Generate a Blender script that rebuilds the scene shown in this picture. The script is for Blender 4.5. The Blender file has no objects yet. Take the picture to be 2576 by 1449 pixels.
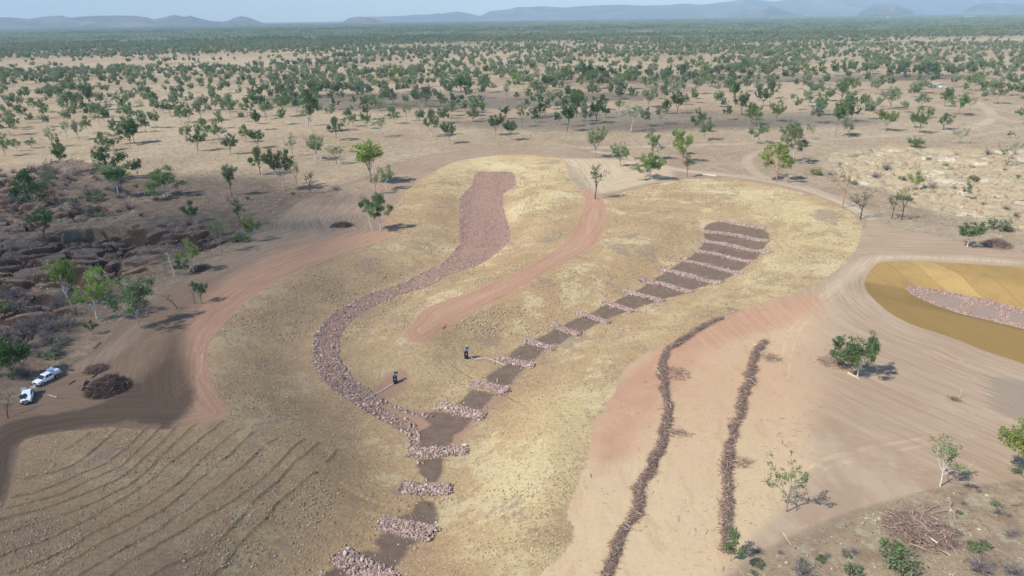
import bpy, bmesh, math, random
import numpy as np
from mathutils import Vector, Matrix
R = math.radians
rng = np.random.default_rng(7)
random.seed(7)
scene = bpy.context.scene
col = scene.collection

# ------------------------------------------------------------------ camera, light, exposure
CAM_H = 60.0
PITCH, ROLL = R(21.65), R(-0.82)
SUN_EL, SHADOW_AZ = R(47), R(27)          # shadows fall towards +x, a little away from the camera
SUN_POWER, SKY_POWER, EXPOSURE = 4.1, 0.125, 0.66
HAZE_DENSITY = 8.0e-5

FW = np.array([0, math.cos(PITCH), -math.sin(PITCH)])
R0 = np.array([1.0, 0, 0]); U0 = np.array([0, math.sin(PITCH), math.cos(PITCH)])
RT = R0*math.cos(ROLL) + U0*math.sin(ROLL)
UP = -R0*math.sin(ROLL) + U0*math.cos(ROLL)
cam_d = bpy.data.cameras.new("camera"); cam = bpy.data.objects.new("camera", cam_d); col.objects.link(cam)
cam_d.lens = 24; cam_d.sensor_width = 36; cam_d.clip_start = 0.5; cam_d.clip_end = 120000
M = Matrix(((RT[0], UP[0], -FW[0], 0), (RT[1], UP[1], -FW[1], 0), (RT[2], UP[2], -FW[2], CAM_H), (0, 0, 0, 1)))
cam.matrix_world = M
scene.camera = cam

world = bpy.data.worlds.new("World"); scene.world = world; world.use_nodes = True
wn = world.node_tree; wn.nodes.clear()
sky = wn.nodes.new('ShaderNodeTexSky'); sky.sky_type = 'NISHITA'; sky.sun_disc = False
# light comes from -shadow direction
SUN_DIR = np.array([-math.cos(SHADOW_AZ)*math.cos(SUN_EL), -math.sin(SHADOW_AZ)*math.cos(SUN_EL), math.sin(SUN_EL)])
sky.sun_elevation = SUN_EL
sky.sun_rotation = math.atan2(SUN_DIR[0], SUN_DIR[1])
sky.air_density = 1.0; sky.dust_density = 0.15; sky.ozone_density = 4.0; sky.altitude = 100
bg = wn.nodes.new('ShaderNodeBackground'); bg.inputs['Strength'].default_value = SKY_POWER
wo = wn.nodes.new('ShaderNodeOutputWorld')
wn.links.new(sky.outputs[0], bg.inputs['Color']); wn.links.new(bg.outputs[0], wo.inputs['Surface'])
sun_d = bpy.data.lights.new("sun", 'SUN'); sun = bpy.data.objects.new("sun", sun_d); col.objects.link(sun)
sun_d.energy = SUN_POWER; sun_d.angle = R(0.55); sun_d.color = (1.0, 0.95, 0.87)
sun.rotation_euler = Vector(SUN_DIR).to_track_quat('Z', 'Y').to_euler()
scene.view_settings.view_transform = 'Standard'; scene.view_settings.look = 'None'
scene.view_settings.exposure = EXPOSURE; scene.view_settings.gamma = 1.0
scene.render.engine = 'CYCLES'
scene.cycles.max_bounces = 5; scene.cycles.diffuse_bounces = 2; scene.cycles.glossy_bounces = 2
scene.cycles.transparent_max_bounces = 12; scene.cycles.volume_bounces = 0

# ------------------------------------------------------------------ measuring frame (plan traced at 2576 px across)
FPX = 2576*24/36
def ray(u, v):
    u = np.asarray(u, float); v = np.asarray(v, float)
    return ((u-1288)[..., None]*RT + (724.5-v)[..., None]*UP + FPX*FW)/FPX
def plane_pt(u, v, z=0.0):
    d = ray(u, v); t = (np.asarray(z)-CAM_H)/d[..., 2]
    return d[..., 0]*t, d[..., 1]*t
def project(x, y, z):
    p = np.array([x, y, z-CAM_H]); w = p@FW
    return 1288+FPX*(p@RT)/w, 724.5-FPX*(p@UP)/w
def T(c, r, pts):  # survey tile -> plan coordinates
    return [(644*c+p[0]/4, 362.25*r+p[1]/4) for p in pts]

# ------------------------------------------------------------------ numpy noise
def _h(ix, iy, s):
    n = (ix.astype(np.int64)*374761393 + iy.astype(np.int64)*668265263 + s*974634777) & 0xffffffff
    n = ((n ^ (n >> 13))*1274126177) & 0xffffffff
    n = (n ^ (n >> 16)) & 0xffffff
    return n/float(0xffffff)
def vnoise(x, y, s=0):
    ix = np.floor(x); iy = np.floor(y); fx = x-ix; fy = y-iy
    fx = fx*fx*(3-2*fx); fy = fy*fy*(3-2*fy)
    a = _h(ix, iy, s); b = _h(ix+1, iy, s); c = _h(ix, iy+1, s); d = _h(ix+1, iy+1, s)
    return (a*(1-fx)+b*fx)*(1-fy)+(c*(1-fx)+d*fx)*fy
def fbm(x, y, o=4, s=0):
    v = 0; a = .5; t = 0
    for i in range(o):
        v = v+a*vnoise(x, y, s+i*17); t += a; a *= .5; x = x*2.03+5.1; y = y*2.03+1.7
    return v/t
def ridged(x, y, o=4, s=0):
    v = 0; a = .5; t = 0
    for i in range(o):
        v = v+a*(1-abs(2*vnoise(x, y, s+i*13)-1)); t += a; a *= .5; x = x*2.1+3.3; y = y*2.1+8.1
    return v/t
def sstep(a, b, x):
    t = np.clip((x-a)/(b-a), 0, 1); return t*t*(3-2*t)

def polydist(px, py, line, vals=None):
    best = np.full(px.shape, 1e18); val = np.zeros(px.shape)
    for i in range(len(line)-1):
        ax, ay = line[i][:2]; bx, by = line[i+1][:2]
        dx, dy = bx-ax, by-ay; L = dx*dx+dy*dy+1e-9
        t = np.clip(((px-ax)*dx+(py-ay)*dy)/L, 0, 1)
        d = (px-ax-t*dx)**2+(py-ay-t*dy)**2
        m = d < best; best = np.where(m, d, best)
        if vals is not None: val = np.where(m, vals[i]+t*(vals[i+1]-vals[i]), val)
    return np.sqrt(best), val
def sdf(px, py, poly, pad=15.0):
    out = np.full(px.shape, -float(pad))
    P = np.array(poly); m = (px > P[:, 0].min()-pad) & (px < P[:, 0].max()+pad) & (py > P[:, 1].min()-pad) & (py < P[:, 1].max()+pad)
    if not m.any(): return out
    x = px[m]; y = py[m]
    d, _ = polydist(x, y, list(poly)+[poly[0]])
    ins = np.zeros(x.shape, bool); n = len(poly)
    for i in range(n):
        x1, y1 = poly[i]; x2, y2 = poly[(i+1) % n]
        if y1 == y2: continue
        c = ((y1 > y) != (y2 > y)) & (x < (x2-x1)*(y-y1)/(y2-y1)+x1)
        ins ^= c
    out[m] = np.clip(np.where(ins, d, -d), -pad, 60); return out
def smooth_line(pts, n=3):
    pts = np.array(pts, float)
    for _ in range(n-1):
        q = [pts[0]]
        for a, b in zip(pts[:-1], pts[1:]): q += [a*.75+b*.25, a*.25+b*.75]
        q.append(pts[-1]); pts = np.array(q)
    return [tuple(p) for p in pts]
def smooth_poly(pts, n=1):
    pts = np.array(pts, float)
    for _ in range(n):
        nx = np.roll(pts, -1, 0); pts = np.stack([pts*.75+nx*.25, pts*.25+nx*.75], 1).reshape(-1, 2)
    return [tuple(p) for p in pts]

# ------------------------------------------------------------------ lie of the land
def valley(pts, w0, w1):
    w = []
    for u, v, z in pts:
        x, y = plane_pt(u, v, z); w.append((float(x), float(y), z))
    w = smooth_line(w, 3)
    return ([p[:2] for p in w], [p[2] for p in w], w0, w1)
V1 = valley([(1250, 436, -.8), (1228, 480, -2), (1216, 560, -3), (1222, 600, -3.2), (1200, 640, -3.4), (1150, 680, -3.5), (1080, 707, -3.6), (1000, 735, -3.7), (920, 765, -3.8),
             (868, 797, -3.9), (835, 830, -4), (820, 870, -4), (822, 910, -4), (845, 955, -4), (890, 990, -4), (950, 1025, -4), (1010, 1055, -4), (1060, 1090, -4)], 4, 21)
V2 = valley([(1850, 565, -.6), (1850, 600, -1.6), (1800, 640, -2.4), (1740, 690, -2.8), (1640, 740, -3.1), (1540, 790, -3.3), (1440, 830, -3.5), (1350, 870, -3.6), (1280, 910, -3.7),
             (1230, 965, -3.8), (1170, 1020, -3.9), (1110, 1070, -4), (1100, 1150, -4), (1080, 1200, -4), (1060, 1270, -4), (1020, 1350, -4), (940, 1420, -4), (850, 1500, -4), (760, 1600, -4)], 3.5, 20)
V3 = valley([(2270, 726, -1.2), (2330, 742, -2), (2420, 765, -2.6), (2576, 802, -3), (2800, 862, -3), (3100, 930, -3)], 4, 16)
VALLEYS = [V1, V2, V3]
def px_poly0(pts, z=0.0):
    return [tuple(float(q) for q in plane_pt(u, v, z)) for u, v in pts]
BAD_L = px_poly0([(-260, 560), (-120, 470), (0, 455), (60, 440), (140, 470), (150, 520), (120, 560), (150, 590), (210, 578), (300, 572), (350, 566), (395, 572), (420, 560), (480, 556), (520, 562), (590, 580),
                  (575, 605), (500, 632), (440, 640), (375, 668), (325, 700), (255, 715), (190, 760), (120, 830), (40, 880), (-60, 1000), (-260, 1100)])
BAD_L2 = px_poly0([(95, 545), (170, 532), (210, 520), (260, 512), (310, 510), (325, 530), (290, 548), (220, 556), (160, 560), (110, 558)])
BAD_L3 = px_poly0([(90, 420), (150, 402), (190, 398), (240, 408), (270, 425), (240, 445), (200, 462), (140, 470), (110, 450)])
BAD_R = px_poly0([(2075, 392), (2130, 378), (2230, 366), (2330, 372), (2450, 372), (2700, 380), (2900, 500), (2700, 600), (2576, 585), (2500, 575), (2440, 545), (2370, 540), (2290, 510), (2200, 470), (2120, 452), (2070, 425)])
FUR = []
def fl(a, b=None):
    p = T(0, 3, a)
    if b: p = p+T(1, 3, b)
    FUR.append(p)
fl([(270, 490), (560, 430), (740, 360), (900, 250), (1050, 120), (1170, 0)])
fl([(130, 690), (350, 640), (560, 560), (700, 500), (860, 430), (1060, 350), (1200, 240), (1360, 110), (1440, 20), (1500, -60)])
fl([(60, 800), (240, 760), (430, 710), (650, 640), (860, 530), (1080, 430), (1240, 360), (1320, 270), (1440, 160), (1550, 50), (1640, -60)])
fl([(-300, 980), (0, 920), (150, 870), (350, 830), (560, 760), (780, 680), (1000, 590), (1200, 500), (1330, 400), (1440, 300), (1560, 190), (1680, 80), (1740, 10), (1800, -60)])
fl([(-300, 1120), (50, 1040), (300, 970), (560, 890), (760, 820), (1000, 720), (1180, 620), (1300, 570), (1400, 490), (1520, 380), (1640, 250), (1780, 120), (1900, 0), (1990, -80)])
fl([(-300, 1400), (40, 1270), (250, 1180), (500, 1100), (720, 1000), (960, 870), (1100, 780), (1260, 690), (1480, 540), (1600, 440), (1700, 350), (1850, 230), (2040, 80), (2150, 0), (2230, -80)])
fl([(100, 1449), (380, 1350), (560, 1270), (700, 1200), (850, 1100), (1080, 970), (1250, 880), (1420, 800), (1560, 710), (1700, 610), (1850, 500), (1940, 390), (2060, 270), (2180, 180), (2300, 70), (2400, 0)])
fl([(480, 1460), (760, 1300), (900, 1210), (1040, 1130), (1200, 1060), (1400, 950), (1500, 890), (1620, 830), (1740, 740), (1860, 640), (1960, 540), (2080, 440), (2200, 330), (2320, 260), (2400, 160), (2540, 30)])
fl([(800, 1470), (1010, 1340), (1200, 1230), (1400, 1120), (1600, 1010), (1750, 880), (1880, 820), (2000, 720), (2130, 620), (2250, 540), (2330, 450), (2430, 390), (2540, 290)], [(0, 250), (100, 150), (210, 90)])
fl([(1100, 1480), (1350, 1300), (1500, 1220), (1640, 1130), (1830, 1030), (1960, 940), (2080, 860), (2200, 800), (2380, 700), (2500, 600)], [(0, 550), (80, 480), (180, 390), (300, 270), (380, 170), (480, 60)])
fl([(1450, 1520), (1680, 1370), (1850, 1300), (2000, 1230), (2120, 1150), (2270, 1020), (2400, 900), (2500, 790)], [(0, 700), (120, 600), (250, 500), (300, 430), (380, 330), (480, 250), (550, 160), (620, 70)])
fl([(1900, 1560), (2050, 1440), (2220, 1290), (2380, 1110), (2500, 990)], [(0, 920), (100, 830), (200, 720), (330, 610), (430, 530), (520, 440), (600, 380)])
fl([(-400, 560), (0, 440), (330, 200), (700, 120), (900, 40)][3:] and [(640, 210), (780, 120), (900, 40)])
FUR.append(T(1, 3, [(690, 260), (760, 180), (810, 70)]))
FURW = [[tuple(float(q) for q in plane_pt(u, v, -0.3)) for u, v in L] for L in FUR]

def base_h(x, y):
    """broad shape of the ground, without fine relief"""
    x = np.asarray(x, float); y = np.asarray(y, float); shp = x.shape
    x = x.ravel(); y = y.ravel(); h = np.zeros_like(x)
    near = (y > 0) & (y < 480)
    if near.any():
        xs = x[near]; ys = y[near]; hh = np.zeros_like(xs)
        for line, dep, w0, w1 in VALLEYS:
            d, z = polydist(xs, ys, line, dep)
            hh = hh + z*(1-sstep(w0, w1, d))*np.where(hh < -.3, 1-np.clip(-hh/4.2, 0, 1), 1)
        hh += .5*(fbm(xs/38, ys/38, 3, 5)-.5)
        h[near] = hh
    return h.reshape(shp)
def fine_h(x, y, attrs=None):
    x = np.asarray(x, float); y = np.asarray(y, float); shp = x.shape
    x = x.ravel(); y = y.ravel(); h = np.zeros_like(x)
    near = (y > 20) & (y < 480)
    if near.any():
        xs = x[near]; ys = y[near]
        hh = .10*(fbm(xs/2.2, ys/2.2, 3, 9)-.5)
        for poly, dep, amp, ang in ((BAD_L, 2.2, 4.2, .30), (BAD_L2, .9, 2.4, .3), (BAD_L3, .7, 2.2, .3), (BAD_R, .3, 2.6, -.5)):
            s = sdf(xs, ys, poly, 12)
            m = s > -8
            if not m.any(): continue
            a = xs[m]; b = ys[m]
            ss = s[m]+5.0*(ridged(a/9, b/9, 3, 21)-.55)+2*(fbm(a/3, b/3, 2, 4)-.5)
            k = sstep(-.6, 1.4, ss) if poly is not BAD_R else sstep(-5, 9, ss)
            ca, sa = math.cos(ang), math.sin(ang)
            p = a*ca+b*sa; q = -a*sa+b*ca
            wv = 4*(fbm(a/12, b/12, 2, 31)-.5)
            n1 = np.abs(2*fbm((p+wv)/21, (q+wv)/8.5, 3, 41)-1); n2 = np.abs(2*fbm((p-wv)/9, (q+wv)/4.6, 2, 51)-1); n3 = np.abs(2*fbm(a/3.2, b/2.8, 2, 57)-1)
            hh[m] += -k*(dep*sstep(0, 9, ss)*.6+.55*amp*np.exp(-(n1/.11)**2)+.33*amp*np.exp(-(n2/.13)**2)+.32*np.exp(-(n3/.2)**2)+.5*amp*(.5-n1))
        m = (ys < 125) & (xs < 5)
        if m.any():
            a = xs[m]; b = ys[m]; f = np.zeros_like(a)
            for i, L in enumerate(FURW):
                P = np.array(L); mm = (a > P[:, 0].min()-2) & (a < P[:, 0].max()+2) & (b > P[:, 1].min()-2) & (b < P[:, 1].max()+2)
                if not mm.any(): continue
                d, t = polydist(a[mm]+.5*(fbm(a[mm]/3, b[mm]/3, 3, 61+i)-.5)*1.1, b[mm]+.5*(fbm(a[mm]/3+9, b[mm]/3, 3, 61+i)-.5)*1.1, L, list(range(len(L))))
                n = .35+1.1*fbm(a[mm]/1.1, b[mm]/1.1, 2, 71+i)
                f[mm] = np.maximum(f[mm], .25*np.clip(n*1.7-.65, .1, 1.4)*np.exp(-(d/.24)**2))
            hh[m] += f*.85
        h[near] = hh
    return h.reshape(shp)
def hgt(x, y): return base_h(x, y)+fine_h(x, y)
def at(u, v):
    """point of the land seen in plan direction (u, v)"""
    u = np.atleast_1d(np.asarray(u, float)); v = np.atleast_1d(np.asarray(v, float)); z = np.zeros_like(u)
    for i in range(9):
        x, y = plane_pt(u, v, z); z = .4*z+.6*base_h(x, y)
    x, y = plane_pt(u, v, z); return x, y, hgt(x, y)
def PP(pts, sm=1):
    x, y, z = at([p[0] for p in pts], [p[1] for p in pts]); return smooth_poly(list(zip(x, y)), sm) if sm else list(zip(x, y))
def PL(pts, sm=2):
    x, y, z = at([p[0] for p in pts], [p[1] for p in pts]); return smooth_line(list(zip(x, y)), sm)

# ------------------------------------------------------------------ plan of the works
STRAW = PP([(1170, 400), (1130, 412), (1090, 432), (1050, 455), (1020, 482), (1005, 505), (985, 525), (972, 545), (998, 562), (1005, 576), (985, 592), (960, 602), (930, 616), (900, 622), (850, 640), (790, 665),
            (740, 690), (690, 712), (640, 745), (600, 775), (575, 800), (550, 830), (530, 860), (520, 900), (524, 950), (545, 1000), (578, 1030), (570, 1050), (520, 1062), (470, 1072), (415, 1084), (350, 1080), (260, 1076),
            (180, 1084), (110, 1094), (52, 1108), (42, 1150), (32, 1200), (18, 1265), (-10, 1300), (-60, 1420), (-200, 1700), (1200, 1700), (1300, 1500), (1350, 1449), (1400, 1412), (1432, 1370), (1447, 1330), (1420, 1300), (1435, 1262), (1455, 1215), (1462, 1190),
            (1480, 1165), (1486, 1100), (1492, 1050), (1535, 1038), (1518, 1028), (1530, 1010), (1552, 965), (1570, 930), (1612, 895), (1680, 865), (1730, 838), (1790, 812), (1850, 786), (1890, 768), (1960, 748), (2000, 738), (2040, 718), (2090, 692),
            (2130, 657), (2152, 630), (2166, 600), (2168, 565), (2150, 540), (2090, 505), (2000, 480), (1940, 466), (1880, 455), (1800, 449), (1740, 450), (1680, 457), (1620, 470), (1560, 485), (1530, 496), (1505, 505), (1478, 492), (1455, 475), (1436, 452),
            (1428, 430), (1424, 412), (1405, 396), (1340, 389), (1260, 389)])
SPUR = PP([(1478, 470), (1500, 490), (1520, 500), (1527, 545), (1518, 588), (1500, 618), (1455, 642), (1400, 670), (1345, 700), (1295, 738), (1240, 765), (1195, 785), (1150, 805), (1120, 838), (1090, 855), (1050, 868), (1022, 862), (1012, 835),
           (1038, 812), (1050, 788), (1080, 770), (1130, 752), (1180, 735), (1230, 712), (1290, 690), (1340, 662), (1380, 635), (1425, 603), (1450, 570), (1465, 530), (1474, 508), (1462, 485)])
DIRT_L = PP([(1520, 380), (1480, 375), (1400, 373), (1200, 376), (1100, 384), (1045, 395), (1000, 412), (965, 434), (880, 447), (820, 470), (800, 478), (830, 492), (860, 478), (930, 460), (900, 480), (870, 495), (840, 500), (800, 492), (750, 505),
             (720, 535), (690, 560), (650, 590), (600, 622), (540, 660), (480, 690), (430, 720), (400, 745), (340, 780), (300, 810), (270, 850), (235, 885), (205, 900), (170, 925), (160, 950), (60, 1000), (0, 1030), (-100, 1100), (-60, 1180), (0, 1300),
             (60, 1250), (120, 1120), (400, 1110), (640, 1080), (640, 800), (1030, 620), (1040, 480), (1170, 410), (1440, 400), (1530, 520), (1560, 480), (1700, 462), (1760, 452), (1960, 470), (2160, 560), (2180, 540), (2110, 500), (2010, 470), (1930, 455), (1840, 440), (1700, 425), (1620, 405), (1540, 400), (1500, 392)])
DIRT_R = PP([(2185, 560), (2150, 530), (2120, 510), (2160, 520), (2200, 555), (2300, 585), (2430, 610), (2576, 635), (3100, 700), (3400, 1000), (2800, 1180), (2576, 1215), (2450, 1225), (2350, 1235), (2250, 1262), (2150, 1290), (2050, 1330), (1960, 1372), (1880, 1420), (1780, 1520),
             (1200, 1700), (1180, 1500), (1350, 1300), (1460, 1000), (1600, 860), (1900, 740), (2080, 690), (2150, 600)])
CREAM = PP([(1890, 765), (1960, 748), (2040, 740), (2085, 760), (2110, 800), (2100, 850), (2080, 880), (2092, 930), (2095, 980), (2080, 1015), (2055, 1050), (2043, 1085), (2055, 1120), (2060, 1155), (2010, 1230), (1985, 1265), (1950, 1300), (1900, 1350), (1830, 1449),
            (1780, 1550), (1200, 1700), (1300, 1440), (1440, 1280), (1460, 1000), (1600, 860), (1700, 800)])
REDZ = [PP([(975, 540), (1010, 560), (1020, 590), (900, 635), (700, 720), (600, 800), (560, 870), (545, 960), (590, 1020), (640, 1060), (560, 1110), (440, 1080), (470, 1040), (485, 980), (470, 900), (462, 835), (495, 765), (565, 700), (675, 640), (790, 606), (900, 585), (985, 582), (960, 560)]),
        PP([(1605, 900), (1700, 830), (1900, 760), (2060, 735), (2080, 770), (1960, 830), (1800, 870), (1700, 960), (1650, 1060), (1560, 1180), (1490, 1190), (1490, 1050), (1540, 960)])]
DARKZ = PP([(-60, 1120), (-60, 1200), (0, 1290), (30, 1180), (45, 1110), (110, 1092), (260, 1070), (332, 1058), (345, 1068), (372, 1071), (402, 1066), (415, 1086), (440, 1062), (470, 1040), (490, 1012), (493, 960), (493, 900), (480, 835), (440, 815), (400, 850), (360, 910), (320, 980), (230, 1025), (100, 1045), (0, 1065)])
GREYP = PP([(2480, 985), (2500, 945), (2540, 950), (2576, 960), (2800, 1000), (2800, 1150), (2600, 1090), (2530, 1050), (2490, 1020)])
MAT = PP([(2212, 658), (2270, 657), (2400, 661), (2576, 672), (2900, 690), (3200, 720), (3200, 1100), (2900, 1020), (2700, 960), (2576, 915), (2480, 885), (2400, 850), (2300, 820), (2240, 790), (2195, 752), (2173, 720), (2176, 700), (2190, 678)])
ROCK3 = PP([(2274, 724), (2290, 719), (2330, 724), (2400, 736), (2480, 752), (2576, 777), (2750, 822), (3000, 880), (3000, 960), (2750, 880), (2576, 826), (2520, 813), (2450, 796), (2380, 776), (2330, 758), (2290, 740)])
BED3 = [PP(T(3, 2, [(1590, 95), (1640, 62), (1800, 72), (1990, 125), (1900, 212), (1760, 182)]), 0), PP(T(3, 2, [(2000, 235), (2110, 175), (2330, 225), (2315, 308), (2180, 290)]), 0), PP(T(3, 2, [(2415, 290), (2460, 235), (2700, 290), (2700, 400), (2440, 335)]), 0)]
ROCK1 = PP(T(1, 1, [(2270, 275), (2225, 285), (2195, 320), (2170, 420), (2110, 480), (2060, 530), (2048, 620), (2045, 850), (2050, 1000), (2000, 1070), (1930, 1140), (1860, 1210), (1720, 1270), (1560, 1360), (1360, 1440)]) +
           T(1, 2, [(1150, 50), (960, 150), (800, 240), (700, 330), (640, 400), (590, 480), (570, 560), (560, 650), (580, 760), (610, 840), (680, 940), (780, 1040), (900, 1110), (1000, 1180), (1100, 1240), (1230, 1320), (1350, 1380), (1450, 1440)]) +
           T(1, 3, [(1510, 10), (1535, 90), (1550, 150), (1650, 150), (1655, 60), (1620, -40), (1560, -120)]) +
           T(1, 2, [(1420, 1290), (1300, 1220), (1250, 1180), (1300, 1170), (1450, 1240), (1600, 1290), (1770, 1310), (1770, 1290), (1600, 1255), (1450, 1205), (1350, 1155), (1260, 1110), (1180, 1050), (1080, 990), (980, 930), (940, 860), (870, 760), (840, 680), (830, 600), (840, 520), (870, 430), (930, 370), (1000, 300), (1100, 230), (1260, 150), (1400, 90), (1560, 40), (1700, 0)]) +
           T(1, 1, [(1900, 1340), (2050, 1280), (2200, 1240), (2330, 1170), (2400, 1110), (2500, 1030), (2550, 980), (2562, 870), (2520, 750), (2480, 620), (2490, 500), (2620, 410), (2610, 330), (2570, 280)]), 0)
BEDS = [PP(p, 0) for p in (
    T(2, 1, [(2080, 785), (2300, 825), (2520, 860), (2570, 900), (2590, 960), (2560, 1000), (2500, 1090), (2440, 1170), (2340, 1230), (2200, 1330), (2080, 1395), (1950, 1425)]) + T(2, 2, [(1860, 0), (1720, 60), (1500, 112), (1400, 150), (1300, 182), (1100, 250), (950, 310), (860, 350), (740, 420), (640, 470), (548, 500), (500, 545), (400, 582), (280, 655), (180, 755), (60, 860)]) +
    T(1, 2, [(2600, 900), (2560, 960), (2480, 1010), (2350, 960), (2330, 900), (2430, 830), (2560, 760), (2576, 650)]) + T(2, 2, [(110, 575), (250, 520), (340, 480), (420, 430), (520, 380), (640, 318), (700, 300), (830, 240), (900, 200), (1040, 140), (1150, 90), (1290, 15)]) +
    T(2, 1, [(1440, 1362), (1580, 1280), (1700, 1200), (1840, 1110), (1930, 1010), (1950, 960), (1930, 860), (1990, 800)]),
    T(1, 2, [(2050, 1155), (2190, 1030), (2400, 1075), (2300, 1170), (2240, 1235)]),
    T(1, 2, [(1680, 1270), (1850, 1255), (2155, 1320), (2060, 1430), (1990, 1470), (1920, 1600), (1655, 1600), (1640, 1450), (1780, 1380), (1700, 1300)]),
    T(1, 3, [(1635, 280), (1865, 268), (1852, 370), (1812, 500), (1700, 505), (1740, 480), (1720, 460), (1650, 400), (1670, 370), (1635, 350)]),
    T(1, 3, [(1620, 740), (1680, 705), (1780, 720), (1812, 800), (1792, 900), (1755, 955), (1600, 930), (1440, 890), (1470, 850), (1560, 822), (1610, 795)]),
    T(1, 3, [(1280, 1040), (1340, 1030), (1500, 1075), (1610, 1100), (1530, 1140), (1505, 1200), (1400, 1340), (1350, 1400), (1250, 1425), (1100, 1350), (1000, 1270), (1100, 1200), (1240, 1235), (1285, 1200), (1220, 1110)]),
    T(1, 3, [(600, 1520), (730, 1420), (830, 1370), (900, 1420), (950, 1500)]))]
BEDRED = [PP(p) for p in (  # bare red soil showing beside the beds
    T(1, 2, [(1180, 1010), (1340, 850), (1500, 820), (1570, 900), (1480, 1000), (1380, 1140), (1250, 1110)]),
    T(1, 2, [(1500, 1210), (1820, 1230), (2200, 1320), (2576, 1100), (2560, 960), (2400, 1080), (2220, 1340), (2120, 1449), (1950, 1700), (1640, 1600), (1560, 1400), (1400, 1300), (1250, 1180)]),
    T(1, 3, [(1840, 270), (1900, 290), (1870, 420), (1840, 510), (1790, 500), (1840, 380)]),
    T(1, 3, [(800, 1290), (900, 1330), (1000, 1449), (700, 1449), (740, 1400)]))]
PALE = [PP(p) for p in (T(2, 3, [(900, 340), (1050, 300), (1250, 320), (1290, 440), (1200, 420), (1100, 380)]), [(1400, 395), (1440, 400), (1530, 398), (1600, 405), (1700, 425), (1690, 450), (1600, 468), (1540, 485), (1500, 490), (1460, 460), (1440, 430)], [(2190, 640), (2300, 640), (2576, 655), (2576, 668), (2400, 655), (2230, 652), (2190, 672), (2150, 700), (2100, 740), (2050, 750), (2130, 670)])]
TRACKS = [PL(p) for p in ([(1480, 372), (1650, 368), (1850, 362), (2050, 352), (2250, 340), (2380, 332), (2450, 320), (2490, 305), (2500, 290), (2480, 270), (2455, 255)],
                          [(2500, 290), (2540, 305), (2600, 315), (2700, 330)], [(2400, 355), (2460, 340), (2576, 320)][::-1], [(1960, 366), (1900, 385), (1875, 400), (1890, 430), (1930, 450)],
                          [(1500, 382), (1560, 390), (1640, 412), (1720, 430), (1850, 442)], [(800, 478), (850, 470), (930, 445), (1000, 412)],
                          [(350, 820), (310, 860), (260, 900), (180, 930)], [(2480, 268), (2530, 280), (2620, 300)], [(2190, 545), (2120, 505), (2000, 465), (1880, 445)])]
TW = [3.0, 2.6, 1.5, 2.2, 2.6, 1.8, 2.2, 1.6, 3.0]
RUTS = [PL(p) for p in (T(0, 2, [(1250, 300), (1180, 420), (1050, 560), (850, 690), (650, 790)]), T(0, 2, [(1310, 310), (1240, 440), (1110, 580), (900, 710), (700, 810)]), T(0, 2, [(1560, 480), (1400, 520), (1200, 600), (1050, 665)]), T(0, 2, [(1600, 510), (1420, 560), (1200, 640), (1090, 690)]),
        T(0, 2, [(1980, 600), (1990, 760), (1950, 900), (1800, 1040), (1600, 1180)]), T(0, 2, [(1930, 620), (1930, 780), (1880, 900), (1750, 1020), (1500, 1190), (1200, 1250), (700, 1280), (300, 1200)]), T(0, 2, [(2576, 30), (2350, 180), (2150, 350), (2040, 480), (1990, 620)]),
        T(1, 1, [(0, 1100), (300, 900), (560, 640), (680, 520)]), T(1, 1, [(0, 1200), (350, 1000), (640, 900), (700, 780), (880, 600), (1200, 440)]), T(1, 1, [(300, 1070), (600, 900), (680, 720), (850, 600)]), T(1, 1, [(0, 1010), (250, 860), (500, 680), (640, 560)]), T(1, 1, [(900, 690), (980, 780), (1100, 830), (1120, 700), (1100, 560)]),
        T(3, 2, [(480, 0), (520, 200), (700, 330), (1000, 420), (1500, 600), (2000, 900), (2400, 1150)]), T(3, 2, [(560, 0), (600, 180), (800, 300), (1200, 430), (1700, 680), (2100, 900)]), T(3, 2, [(780, 20), (790, 200), (900, 280), (1300, 420), (1900, 720)]), T(3, 2, [(700, 50), (300, 350), (200, 600), (150, 900)]),
        T(3, 3, [(430, 420), (600, 290), (900, 210), (1300, 150), (1700, 60)]), T(3, 3, [(560, 330), (800, 260), (1150, 180), (1550, 110)]), T(3, 2, [(1500, 1250), (1700, 1180), (2100, 1240), (2400, 1300)]), T(3, 3, [(880, 150), (1100, 90), (1500, 40), (2000, 20)]))]
DISC = [PP(p, 2) for p in ([(1180, 840), (1240, 842), (1265, 865), (1230, 875), (1190, 862)], [(1500, 780), (1560, 770), (1610, 790), (1540, 800)], [(1800, 482), (1850, 492), (1845, 505), (1805, 498)], [(2060, 520), (2120, 535), (2110, 575), (2040, 560)],
        [(1360, 590), (1420, 580), (1400, 625), (1355, 618)], [(1350, 400), (1410, 402), (1400, 415), (1352, 412)], [(880, 650), (960, 655), (950, 690), (900, 680)], [(1180, 1180), (1270, 1190), (1240, 1215), (1170, 1205)], [(1510, 610), (1680, 625), (1660, 660), (1560, 645)])]
EVEN = [PP(p, 2) for p in ([(1320, 1140), (1400, 1020), (1520, 990), (1470, 1180), (1440, 1290), (1440, 1370), (1340, 1449), (1250, 1380)], [(1060, 430), (1180, 392), (1420, 398), (1440, 470), (1330, 560), (1300, 480), (1200, 425), (1120, 480)],
        [(1560, 870), (1700, 800), (1960, 735), (2150, 640), (2160, 560), (1960, 470), (1720, 455), (1880, 520), (2000, 580), (1960, 680), (1700, 800)])]

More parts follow.
